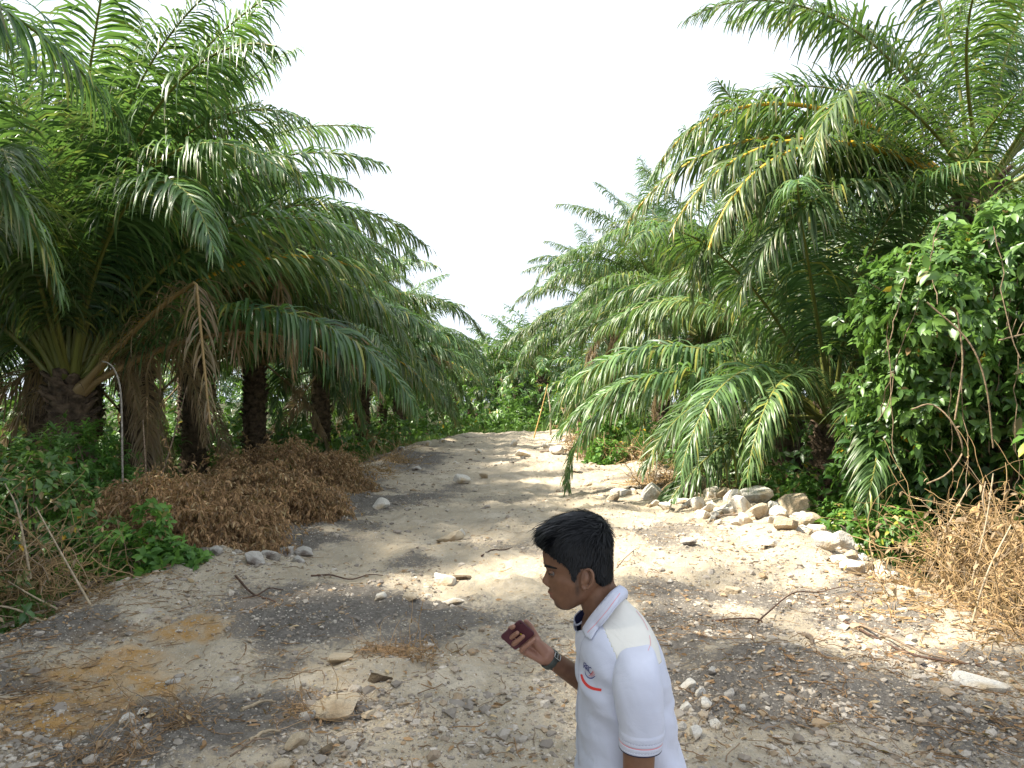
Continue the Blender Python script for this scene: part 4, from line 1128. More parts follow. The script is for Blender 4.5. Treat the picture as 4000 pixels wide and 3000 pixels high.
ground_stick('branch', 'straight brown branch lying before the right rock heap', [(2780, 2070), (2830, 2078), (2880, 2085)], .02, .014, 'bark', 'branch', RG, .02)
ground_stick('branch', 'brown branch lying across the far sunlit track', [(2110, 1765), (2160, 1768), (2215, 1762)], .04, .02, 'bark', 'branch', RG, .02)
ground_stick('branch', 'dry twig lying in the left foreground debris', [(900, 2960), (1000, 2925), (1090, 2900)], .008, .004, 'twig', 'branch', RG, .02)
ground_stick('branch', 'curled strip of pale bark left of the big flat rock', [(940, 2780), (990, 2755), (1040, 2745), (1070, 2735)], .014, .006, 'pale_twig', 'branch', RG, .02)
ground_stick('branch', 'second strip of pale bark near the bottom edge left of centre', [(975, 2905), (1030, 2885), (1090, 2875)], .014, .007, 'pale_twig', 'branch', RG, .02)
ground_stick('root', 'thin dark twig by the mound above the man\'s shoulder', [(2400, 2235), (2450, 2210), (2500, 2170)], .006, .003, 'dark_root', 'root', RG, .05)
ground_stick('branch', 'brown chip of wood right of the man near the bottom right', [(3140, 2500), (3165, 2530), (3175, 2560)], .02, .012, 'bark', 'branch', RG, .02)

for i, (px, py, lab) in enumerate(((1190, 2790, 'brown clump of root fibres on the dark soil left of the big flat rock'), (640, 2840, 'flat brown mat of root fibres in the left foreground debris'), (1490, 2560, 'small tuft of root fibres at the lower edge of the dark soil patch'), (1600, 2590, 'root fibre tuft right beside the dark soil clod'), (1060, 2150, 'root fibre clump beside the left-hand rocks'), (420, 2960, 'root fibre mat at the bottom edge near the orange soil'))):
    x, y = ground_at(px, py)
    tangle('root_tangle', lab, [(x, y, gz1(x, y) + .01, .22, .12, .05), (x + .12, y + .05, gz1(x, y), .16, .1, .04)], 90, 661 + i, 'roots', mat='dry_leaf', rad=.0022, leaves=160, group='clumps of root fibres on the track', Lr=(.15, .5), lsize=.035)

def make_grass():
    r = np.random.default_rng(701)
    mb = MB()
    def patch(n, x0, x1, y0, y1, h, tone, mask=None):
        x = r.uniform(x0, x1, n); y = r.uniform(y0, y1, n)
        ok = ((x < edge_left(y) - .5) | (x > edge_right(y) + .5) | (y > 46.5))
        ok &= r.random(n) < .25 + .75 * sstep(-.25, .25, fbm(x * .7, y * .7, seed=81))
        x, y = x[ok], y[ok]; m = len(x)
        z = gz(x, y)
        a = r.uniform(0, 6.28, m)
        D = np.stack([np.cos(a) * .4, np.sin(a) * .4, np.full(m, 1.0)], -1)
        S = np.stack([-np.sin(a), np.cos(a), 0 * a], -1)
        L = h * r.uniform(.5, 1.4, m)
        V, F, k = strips(np.stack([x, y, z - .02], -1), D, S, L, .012 + .022 * L, r.uniform(.8, 2.2, m), 3, .3)
        mb.add(V, F, 0, np.repeat(np.stack([np.clip(r.normal(tone, .2, m), 0, 1), (r.random(m) < .1) * .7, (r.random(m) < .08) * .8], -1), k, 0))
    patch(16000, -16, -4.4, 9, 30, .34, .6)
    patch(9000, -14, -4.2, 30, 48, .55, .55)
    patch(9000, 4.4, 14, 12, 46, .42, .35)
    patch(9000, -9, 9, 46, 66, 1.0, .55)
    patch(1800, -6.2, -4.3, 5.5, 9, .3, .35)
    o = mb.build('grass', M['grass'])
    tag(o, 'short green grass on the plantation floor beside the track', 'grass', kind='stuff')
make_grass()

def make_undergrowth():
    """leafy ground cover that fills the dark gaps below and behind the palms"""
    r = np.random.default_rng(711)
    mb = MB()
    P = []; O = []
    def band(n, x0, x1, y0, y1, h):
        x = r.uniform(x0, x1, n); y = r.uniform(y0, y1, n)
        hh = h * (.25 + .75 * sstep(-.3, .35, fbm(x * .5, y * .5, seed=91)))
        ok = (x < edge_left(y) - 1.0) | (x > edge_right(y) + .9) | (y > 50)
        P.append(np.stack([x, y, gz(x, y) + hh * r.random(n) ** .7], -1)[ok])
    band(1500, -13, -5.2, 24, 48, 1.6)
    band(2600, -42, -10, 16, 50, 1.7)
    band(2200, 4.6, 12, 15, 46, 1.9)
    band(1200, 9, 22, 12, 40, 2.2)
    P = np.concatenate(P)
    O = unit(r.normal(size=P.shape) + np.array([0, -.3, .4]))
    whorls(mb, P, O, r, 6, .30, .38, 1.0, 3, 0, .01, .06, .4, (.4, .25))
    P = []
    band(2600, -12, 11, 50, 64, 5.5)
    band(1500, -34, -12.5, 13, 24, 2.8)
    band(2600, -55, -12, 36, 52, 3.6)
    band(700, 13, 40, 30, 50, 3.5)
    P = np.concatenate(P); O = unit(r.normal(size=P.shape) + np.array([0, -.3, .4]))
    whorls(mb, P, O, r, 6, .42, .36, 1.0, 3, 0, .01, .03, .4, (.6, .25))
    o = mb.build('undergrowth', M['broad_leaf'])
    tag(o, 'mixed leafy undergrowth below and behind the palm rows', 'undergrowth', kind='stuff')
make_undergrowth()
# ------------------------------------------------------------------ the man
from mathutils.bvhtree import BVHTree
Y0 = 2.2
def skin_mat():
    m, nt, b = new_mat('skin')
    r, g, bl, _ = attr(nt)         # r: lips, g: stubble, b: palm
    n = noise_tex(nt, 40, 4)
    c = mix_rgb(nt, n, (0.145, 0.070, 0.040), (0.185, 0.092, 0.053))
    c = mix_rgb(nt, bl, c, (0.46, 0.24, 0.175))
    c = mix_rgb(nt, r, c, (0.25, 0.085, 0.065))
    c = mix_rgb(nt, g, c, (0.035, 0.026, 0.022))
    nt.links.new(c, b.inputs['Base Color'])
    b.inputs['Roughness'].default_value = 0.48
    b.inputs['Specular IOR Level'].default_value = 0.4
    b.inputs['Subsurface Weight'].default_value = 0.08
    b.inputs['Subsurface Radius'].default_value = (0.012, 0.005, 0.003)
    bump(nt, b, noise_tex(nt, 260, 2), 0.12, 0.002)
    return m
def cloth_mat(name, c, var=0.03, rough=0.85):
    m, nt, b = new_mat(name)
    n = noise_tex(nt, 14, 3)
    nt.links.new(mix_rgb(nt, n, tuple(x * (1 - var) for x in c), c), b.inputs['Base Color'])
    b.inputs['Roughness'].default_value = rough
    b.inputs['Specular IOR Level'].default_value = 0.2
    b.inputs['Sheen Weight'].default_value = 0.08
    tc = nt.nodes.new('ShaderNodeTexCoord'); wv = nt.nodes.new('ShaderNodeTexNoise'); wv.inputs['Scale'].default_value = 420
    nt.links.new(tc.outputs['Object'], wv.inputs['Vector'])
    cr = nt.nodes.new('ShaderNodeTexNoise'); cr.inputs['Scale'].default_value = 11; cr.inputs['Detail'].default_value = 5; cr.inputs['Distortion'].default_value = 1.2
    nt.links.new(tc.outputs['Object'], cr.inputs['Vector'])
    ad = nt.nodes.new('ShaderNodeMath'); ad.operation = 'MULTIPLY_ADD'; ad.inputs[1].default_value = 0.06
    nt.links.new(wv.outputs['Fac'], ad.inputs[0]); nt.links.new(cr.outputs['Fac'], ad.inputs[2])
    bump(nt, b, ad.outputs[0], 0.35, 0.012)
    return m
M['skin'] = skin_mat()
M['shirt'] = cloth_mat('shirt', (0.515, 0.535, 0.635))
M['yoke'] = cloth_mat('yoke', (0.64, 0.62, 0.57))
M['navy'] = cloth_mat('navy', (0.012, 0.014, 0.05))
M['red_thread'] = cloth_mat('red_thread', (0.62, 0.05, 0.04))
M['pink_thread'] = cloth_mat('pink_thread', (0.66, 0.25, 0.28))
M['grey_thread'] = cloth_mat('grey_thread', (0.40, 0.41, 0.52))
M['navy_thread'] = cloth_mat('navy_thread', (0.04, 0.045, 0.22))
M['trousers'] = cloth_mat('trousers', (0.03, 0.03, 0.035), .2)
M['shoe'] = plain('shoe', (0.03, 0.025, 0.02), .5, .2, 30, .1)
hm, hnt, hb = new_mat('hair')
hb.inputs['Base Color'].default_value = (0.004, 0.0045, 0.006, 1)
hb.inputs['Roughness'].default_value = 0.5
hb.inputs['Specular IOR Level'].default_value = 0.25
M['hair'] = hm
M['eye_white'] = plain('eye_white', (0.13, 0.11, 0.10), .35, .03, 30, 0, spec=.5)
M['iris'] = plain('iris', (0.015, 0.009, 0.006), .2, .1, 30, 0, spec=.6)

person = thing('person', 'young man in profile with black hair and white short-sleeved shirt, looking at his raised hand', 'person', (0.33, Y0, 0.0))
PB = np.array([0.33, Y0, 0.0])

def table(tab, z):
    """interpolate rows keyed on photo row (py at depth Y0) for world heights z"""
    py = np.array([t[0] for t in tab], float)
    zz = CAM_H - (py - HOR) * Y0 / FPX
    o = np.argsort(zz)
    return [np.interp(z, zz[o], np.array([t[i] for t in tab], float)[o]) for i in range(1, len(tab[0]))]
def X0(px): return (np.asarray(px, float) - 2000.0) * Y0 / FPX
def Z0(py): return CAM_H - (np.asarray(py, float) - HOR) * Y0 / FPX

HEAD = [(2030, 2262, 2285, .012), (2036, 2225, 2310, .034), (2047, 2190, 2334, .049), (2065, 2158, 2352, .062), (2095, 2134, 2368, .072), (2130, 2121, 2377, .078), (2165, 2119, 2380, .080), (2195, 2124, 2379, .080),
        (2206, 2127, 2377, .079), (2225, 2135, 2374, .077), (2245, 2137, 2368, .075), (2267, 2142, 2358, .073), (2291, 2147, 2345, .069), (2311, 2151, 2325, .064), (2331, 2157, 2300, .058), (2350, 2166, 2272, .050), (2363, 2173, 2250, .041), (2374, 2184, 2228, .028), (2379, 2196, 2215, .012)]
NOSE = [(2030, 0), (2216, 0), (2226, 1), (2240, 7), (2255, 16), (2264, 24), (2270, 26), (2277, 24), (2284, 15), (2291, 5), (2297, 1), (2400, 0)]
LIPS = [(2030, 0), (2296, 0), (2303, 4), (2309, 11), (2314, 12), (2318, 7), (2321, 4), (2325, 8), (2331, 9), (2337, 4), (2343, 0), (2352, 2), (2360, 5), (2368, 5), (2376, 1), (2400, 0)]

def head_mesh():
    n = 130; z = np.linspace(Z0(2030), Z0(2379), n); m = 144
    th = np.linspace(0, 2 * math.pi, m, endpoint=False)
    xf, xb, hw = table(HEAD, z)
    xf, xb = X0(xf), X0(xb)
    # smooth the tables a little
    for a in (xf, xb, hw):
        a[1:-1] = (a[:-2] + 2 * a[1:-1] + a[2:]) / 4
    c, s = np.cos(th)[None], np.sin(th)[None]
    a = ((xb - xf) / 2)[:, None]; xc = ((xb + xf) / 2)[:, None]
    p = 0.88
    x = xc - a * np.sign(c) * np.abs(c) ** p
    taper = 1 - 0.16 * np.clip(c, 0, 1) ** 1.5 * sstep(Z0(2100), Z0(2230), z)[:, None] * -1 * -1
    l = hw[:, None] * np.sign(s) * np.abs(s) ** p * taper
    Z = np.broadcast_to(z[:, None], x.shape)
    sc = Y0 / FPX
    nose, = table([(q, v) for q, v in NOSE], z); lips, = table(LIPS, z)
    front = np.clip(c * 1.6, 0, 1)
    wn = np.interp(z, [Z0(2295), Z0(2270), Z0(2240), Z0(2215)], [.019, .0165, .0115, .010])[:, None]
    x = x - nose[:, None] * sc * np.exp(-(l / wn) ** 2) * front
    x = x - lips[:, None] * sc * np.exp(-(l / .021) ** 2) * front
    for sg in (-1, 1):
        x = x + .0075 * np.exp(-((l - sg * .032) / .017) ** 2 - ((Z - Z0(2229)) / .011) ** 2) * front
        x = x - .0030 * np.exp(-((l - sg * .030) / .022) ** 2 - ((Z - Z0(2204)) / .007) ** 2) * front
        x = x - .0065 * np.exp(-((l - sg * .0155) / .0065) ** 2 - ((Z - Z0(2279)) / .007) ** 2) * front
        l = l + sg * .004 * np.exp(-((np.abs(l) - .055) / .02) ** 2 - ((Z - Z0(2258)) / .014) ** 2) * (np.sign(l) == sg)
    V = np.stack([x, Y0 + l, Z], -1)
    mb = MB(); mb.add(V, grid_faces(n, m, True)[:, ::-1])
    for row in (0, n - 1):
        cpt = V[row].mean(0)
        mb.add(np.vstack([V[row], cpt[None]]), np.array([[i, (i + 1) % m, m] for i in range(m)]))
    return mb

def chain(mb, pts, radii, n=14, sides=14, flat=None):
    P = np.asarray(pts, float)
    C = curve_pts(P, n) if len(P) > 2 else P[0] + (P[1] - P[0]) * np.linspace(0, 1, n)[:, None]
    R = np.interp(np.linspace(0, 1, n), np.linspace(0, 1, len(radii)), radii)
    # rounded ends
    d0 = unit(C[0] - C[1]); d1 = unit(C[-1] - C[-2])
    e = np.array([.35, .75, .97]); k = np.sqrt(1 - e ** 2)
    C = np.vstack([[C[0] + d0 * R[0] * kk for kk in k], C, [C[-1] + d1 * R[-1] * kk for kk in k[::-1]]])
    R = np.concatenate([R[0] * e, R, R[-1] * e[::-1]])
    V, F, kk = tubes(C, R, sides)
    mb.add(V, F)
    L = len(C)
    mb.add(V[:sides], np.array([[0, i + 1, i] for i in range(1, sides - 1)]))
    mb.add(V[-sides:], np.array([[0, i, i + 1] for i in range(1, sides - 1)]))

def pp(px, py, y): return tuple(pix(px, py, y))

def hand_chains(mb, knuckles, fingers, bases, thumb, thenar):
    for b, k in zip(bases, knuckles): chain(mb, [b, k], [.0135, .0105], 8, 12)
    for k, f in zip(knuckles, fingers): chain(mb, [k] + f, [.0098, .0092, .0085, .0072], 14, 12)
    chain(mb, thumb, [.0125, .0105, .0098, .0085], 12, 12)
    chain(mb, thenar, [.017, .0155], 8, 12)

SHIRT = [(2330, 2345, 2430, .055), (2350, 2326, 2449, .066), (2372, 2312, 2469, .080), (2392, 2290, 2492, .094), (2412, 2272, 2512, .118), (2440, 2262, 2532, .155), (2470, 2258, 2549, .180), (2505, 2256, 2567, .196), (2550, 2256, 2584, .203), (2610, 2256, 2600, .203), (2700, 2256, 2622, .198), (2850, 2254, 2640, .192), (3000, 2252, 2672, .196), (3120, 2254, 2690, .203), (3180, 2256, 2696, .206)]

def torso_rings(n, m, scale=1.0, wr=0.0, z0=2330, z1=3180):
    z = np.linspace(Z0(z0), Z0(z1), n); th = np.linspace(0, 2 * math.pi, m, endpoint=False)
    xf, xb, hw = table(SHIRT, z); xf, xb = X0(xf), X0(xb)
    k = np.ones(9) / 9
    for a in (xf, xb, hw):
        if n > 40:
            pad = np.pad(a, 4, mode='edge'); a[:] = np.convolve(pad, k, 'valid')
    c, s = np.cos(th)[None], np.sin(th)[None]
    a = ((xb - xf) / 2)[:, None] * scale; xc = ((xb + xf) / 2)[:, None]
    p = .80
    x = xc - a * np.sign(c) * np.abs(c) ** p
    l = hw[:, None] * scale * np.sign(s) * np.abs(s) ** p
    Z = np.broadcast_to(z[:, None], x.shape).copy()
    if wr:
        t = th[None] * np.ones_like(Z)
        g = sstep(Z0(2480), Z0(2650), z)[:, None]
        w1 = fbm(x * 9 + Z * 10, Z * 7 - x * 5, l * 5, seed=3, octv=3)
        w2 = np.sin((x * 0.8 + Z * 1.0) * 62 + 2.5 * fbm(x * 6, Z * 6, l * 6, seed=4)) * np.clip(fbm(x * 4 + 7, Z * 4, l * 3, seed=6) * 2 + .3, 0, 1)
        d = wr * (1.0 * w1 + .45 * w2) * (0.25 + .75 * g)
        x = x - d * c; l = l + d * s
    return np.stack([x, Y0 + l, Z], -1)

def make_body():
    mb = head_mesh()
    # ears: rim, dish and lobe
    for sg in (-1, 1):
        y = Y0 + sg * .079
        t = np.linspace(0, 1, 22)
        a = np.radians(-60 + 300 * t)
        ex, ez = .0165, .029
        px_, pz_ = np.cos(a) * ex * (1 - .25 * (np.sin(a) < 0) * -np.sin(a)), np.sin(a) * ez
        tilt = math.radians(12)
        cx, cz = X0(2282), Z0(2236)
        C = np.stack([cx + px_ * math.cos(tilt) + pz_ * math.sin(tilt), np.full(22, y) + sg * (.006 + .006 * np.cos(a)), cz - px_ * math.sin(tilt) + pz_ * math.cos(tilt)], -1)
        chain(mb, C[::3], [.0046] * 4, 26, 8)
        chain(mb, [(cx - .004, y - sg * .004, cz + .018), (cx - .002, y, cz), (cx - .008, y - sg * .002, cz - .018)], [.010, .012, .009], 8, 10)
        chain(mb, [(cx - .011, y + sg * .003, cz - .024), (cx - .008, y + sg * .004, cz - .031)], [.0065, .006], 6, 10)
        chain(mb, [(cx - .016, y, cz - .006), (cx - .014, y + sg * .004, cz - .012)], [.004, .004], 5, 8)
    chain(mb, [pp(2312, 2220, Y0), pp(2318, 2290, Y0), pp(2340, 2345, Y0), pp(2368, 2400, Y0), pp(2380, 2460, Y0)], [.060, .054, .056, .061, .080], 14, 32)
    chain(mb, [pp(2385, 2200, Y0 + .0), pp(2372, 2280, Y0), pp(2395, 2345, Y0)], [.010, .022, .035], 10, 20)
    T = torso_rings(36, 48, .90, z0=2372)
    mb.add(T, grid_faces(36, 48, True)[:, ::-1])
    for row in (0, 35): mb.add(np.vstack([T[row], T[row].mean(0)[None]]), np.array([[i, (i + 1) % 48, 48] for i in range(48)]))
    # near arm hangs at his side
    sh = pp(2490, 2625, 2.035); el = pp(2494, 3010, 1.965); wr = (.300, 1.955, .775)
    chain(mb, [sh, pp(2500, 2740, 1.985), el], [.050, .047, .041], 12, 24)
    chain(mb, [el, (.320, 1.955, .90), wr], [.041, .038, .026], 12, 24)
    wb = [(.300 + d, 1.955 + d * .2, .772) for d in (-.024, -.008, .008, .024)]
    kn = [(.280 + d, 1.95, .685 - abs(d) * .3) for d in (-.030, -.010, .010, .028)]
    fg = [[(k[0] - .004, 1.953, k[2] - ln * .5), (k[0] + .003, 1.965, k[2] - ln * .8), (k[0] + .010, 1.985, k[2] - ln)] for k, ln in zip(kn, (.078, .086, .080, .064))]
    hand_chains(mb, kn, fg, wb, [(.268, 1.965, .745), (.245, 1.975, .715), (.240, 1.985, .685), (.244, 1.99, .662)], [(.285, 1.96, .755), (.262, 1.968, .725)])
    # far arm: forearm raised, palm towards the camera, fingers closed round the phone
    sh2 = pp(2480, 2640, 2.375); el2 = pp(2402, 2746, 2.47); w2 = pp(2150, 2571, 2.36)
    chain(mb, [sh2, pp(2450, 2690, 2.45), el2], [.050, .045, .040], 12, 24)
    chain(mb, [el2, pp(2300, 2677, 2.425), w2, pp(2128, 2557, 2.362)], [.040, .036, .0275, .0255], 14, 24)
    kn = [pp(2042, 2462, 2.374), pp(2024, 2485, 2.371), pp(2021, 2514, 2.362), pp(2042, 2543, 2.350)]
    fg = [[pp(2003, 2452, 2.370), pp(1993, 2456, 2.347), pp(2006, 2447, 2.312)],
          [pp(1998, 2488, 2.362), pp(1997, 2489, 2.338), pp(2021, 2472, 2.302)],
          [pp(2006, 2515, 2.350), pp(2014, 2510, 2.324), pp(2043, 2486, 2.301)],
          [pp(2039, 2538, 2.328), pp(2060, 2520, 2.312), pp(2086, 2499, 2.308)]]
    wb = [pp(2142, 2541, 2.362), pp(2140, 2553, 2.360), pp(2137, 2569, 2.358), pp(2132, 2586, 2.356)]
    hand_chains(mb, kn, fg, wb, [pp(2110, 2520, 2.352), pp(2090, 2480, 2.362), pp(2072, 2448, 2.368), pp(2055, 2428, 2.366)], [pp(2126, 2548, 2.350), pp(2094, 2508, 2.350)])
    chain(mb, [pp(2118, 2578, 2.350), pp(2062, 2548, 2.346)], [.015, .012], 8, 12)
    chain(mb, [pp(2110, 2548, 2.362), pp(2052, 2500, 2.368)], [.015, .014], 8, 12)
    # legs, mid-stride
    for (hx, kx, ax, ly) in ((.345, .30, .40, 2.11), (.335, .24, .16, 2.29)):
        chain(mb, [(hx, ly, .86), (kx, ly, .47)], [.088, .056], 12, 24)
        chain(mb, [(kx, ly, .47), ((kx + ax) / 2 + .02, ly, .30), (ax, ly, .07)], [.056, .052, .036], 12, 24)
        chain(mb, [(ax, ly, .05), (ax - .15, ly, .035)], [.036, .030], 8, 16)
    tmp = mb.build('tmp_body', [M['skin']])
    md = tmp.modifiers.new('r', 'REMESH'); md.mode = 'VOXEL'; md.voxel_size = 0.0027; md.use_smooth_shade = True
    sm = tmp.modifiers.new('s', 'SMOOTH'); sm.factor = 0.5; sm.iterations = 3
    dg = bpy.context.evaluated_depsgraph_get()
    me = bpy.data.meshes.new_from_object(tmp.evaluated_get(dg))
    bpy.data.objects.remove(tmp)
    me.name = 'body'
    n = len(me.vertices)
    co = np.zeros(n * 3, np.float32); me.vertices.foreach_get('co', co); co = co.reshape(-1, 3)
    x, y, z = co[:, 0], co[:, 1], co[:, 2]
    l = y - Y0; sc = Y0 / FPX
    px = 2000 + x / sc; py = HOR + (CAM_H - z) / sc
    hd = (z > Z0(2400)) & (px < 2420)
    front = hd & (px < 2190)
    lips = np.where(front, np.exp(-(np.abs(l) / .023) ** 4) * np.clip(np.exp(-((py - 2313) / 5.5) ** 2) + np.exp(-((py - 2330) / 5.5) ** 2), 0, 1), 0) * (px < 2165)
    nz = 0.5 + 0.5 * fbm(x * 160, y * 160, z * 160, seed=5, octv=2)
    st = 0.70 * sstep(2338, 2366, py) * (px < 2215) * (np.abs(l) < .034)
    st = np.maximum(st, 0.30 * np.exp(-((py - 2301) / 5) ** 2) * (px < 2160) * (np.abs(l) < .026))
    st = np.maximum(st, 0.75 * sstep(2200, 2235, py) * sstep(2330, 2280, py) * np.exp(-((px - 2243 - (py - 2240) * .10) / 10) ** 2) * (np.abs(l) > .045))
    st = np.maximum(st, 0.25 * np.exp(-(((px - 2240) * .75 + (py - 2340) * -.2) / 22) ** 2) * sstep(2290, 2330, py) * sstep(2390, 2360, py))
    scalp = (py < 2190) * (px > 2190) + (py < 2120)
    st = np.maximum(np.where(hd, st * (.55 + .6 * nz), 0), np.where(hd, np.clip(scalp, 0, 1) * .9, 0))
    hand = (x < X0(2175)) & (z < Z0(2400)) & (z > 1.1)
    dist = np.where(hand, sstep(.16, .13, x), 0)
    at = me.attributes.get('Col') or me.attributes.new('Col', 'FLOAT_COLOR', 'POINT')
    if at.domain != 'POINT' or at.data_type != 'FLOAT_COLOR':
        me.attributes.remove(at); at = me.attributes.new('Col', 'FLOAT_COLOR', 'POINT')
    c4 = np.ones((n, 4), np.float32); c4[:, 0] = lips; c4[:, 1] = np.clip(st, 0, 1); c4[:, 2] = dist * .55
    at.data.foreach_set('color', c4.ravel())
    me.vertices.foreach_set('co', (co - PB).astype(np.float32).ravel())
    me.materials.clear(); me.materials.append(M['skin'])
    me.polygons.foreach_set('use_smooth', np.ones(len(me.polygons), bool))
    me.update()
    o = link_mesh('body', me, person)
    tree = BVHTree.FromPolygons([Vector(v) for v in co], [tuple(p.vertices) for p in me.polygons])
    return o, tree
body, BODY_T = make_body()

def on_surface(tree, px, py, off=.001, y=Y0):
    d = Vector(pix(px, py, 1.0) - np.array([0, 0, CAM_H])).normalized()
    hit, nrm, idx, dist = tree.ray_cast(Vector((0, 0, CAM_H)), d)
    if hit is None: return None
    if nrm.dot(d) > 0: nrm = -nrm
    return np.array(hit) + np.array(nrm) * off

def pm(mb, name, mat, smooth=True, parent=None):
    """build with world-space vertices as a part of the person"""
    for i in range(len(mb.v)): mb.v[i] = mb.v[i] - PB
    return mb.build(name, M[mat] if isinstance(mat, str) else mat, parent or person, smooth)

# eyes, lids, brows
for sg in (-1, 1):
    cen = np.array([X0(2158), Y0 + sg * .032, Z0(2228)])
    mb = MB(); mb.add(ICO3_V * .0120 + cen, ICO3_F)
    eye = pm(mb, 'eye', 'eye_white')
    look = unit(np.array([-.93, sg * .12, -.35]))
    mb = MB(); mb.add(ICO2_V * np.array([.0070, .0070, .0070]) + cen + look * .0062, ICO2_F)
    pm(mb, 'iris', 'iris', parent=eye)
    # lids: shells over the upper two thirds and the lower rim
    th = np.linspace(-1.45, 1.45, 20); ph = np.linspace(-.02, 1.3, 10)
    TH, PH = np.meshgrid(th, ph)
    V = cen + .0136 * np.stack([-np.cos(TH) * np.cos(PH), np.sin(TH) * np.cos(PH), np.sin(PH)], -1)
    mb = MB(); mb.add(V, grid_faces(10, 20))
    ph = np.linspace(-1.2, -.42, 7); TH, PH = np.meshgrid(th, ph)
    V = cen + .0132 * np.stack([-np.cos(TH) * np.cos(PH), np.sin(TH) * np.cos(PH), np.sin(PH)], -1)
    mb.add(V, grid_faces(7, 20))
    pm(mb, 'eyelid', 'skin')
    C = cen + .0140 * np.stack([-np.cos(th), np.sin(th), np.full(20, -.02)], -1)
    mb = MB(); V, F, k = tubes(C, np.full(20, .0011), 5); mb.add(V, F); pm(mb, 'eyelash', 'hair')
    # eyebrow on the brow ridge
    P = []
    for t in np.linspace(0, 1, 12):
        q = Vector((X0(2124 + 52 * t ** 1.6), Y0 + sg * (.014 + .042 * t), Z0(2207 - 8 * math.sin(t * 2.2))))
        loc, nn, i, d = BODY_T.find_nearest(q)
        P.append(np.array(loc) + np.array(nn) * .0008)
    P = np.array(P)
    r = np.random.default_rng(5)
    mb = MB()
    V, F, k = tubes(P, .0034 * np.sin(np.linspace(.5, 2.9, 12)) ** .7 + .0006, 8); V = P.repeat(8, 0) + (V - P.repeat(8, 0)) * np.array([.6, .6, 1.0]); mb.add(V, F)
    pm(mb, 'eyebrow', 'hair')

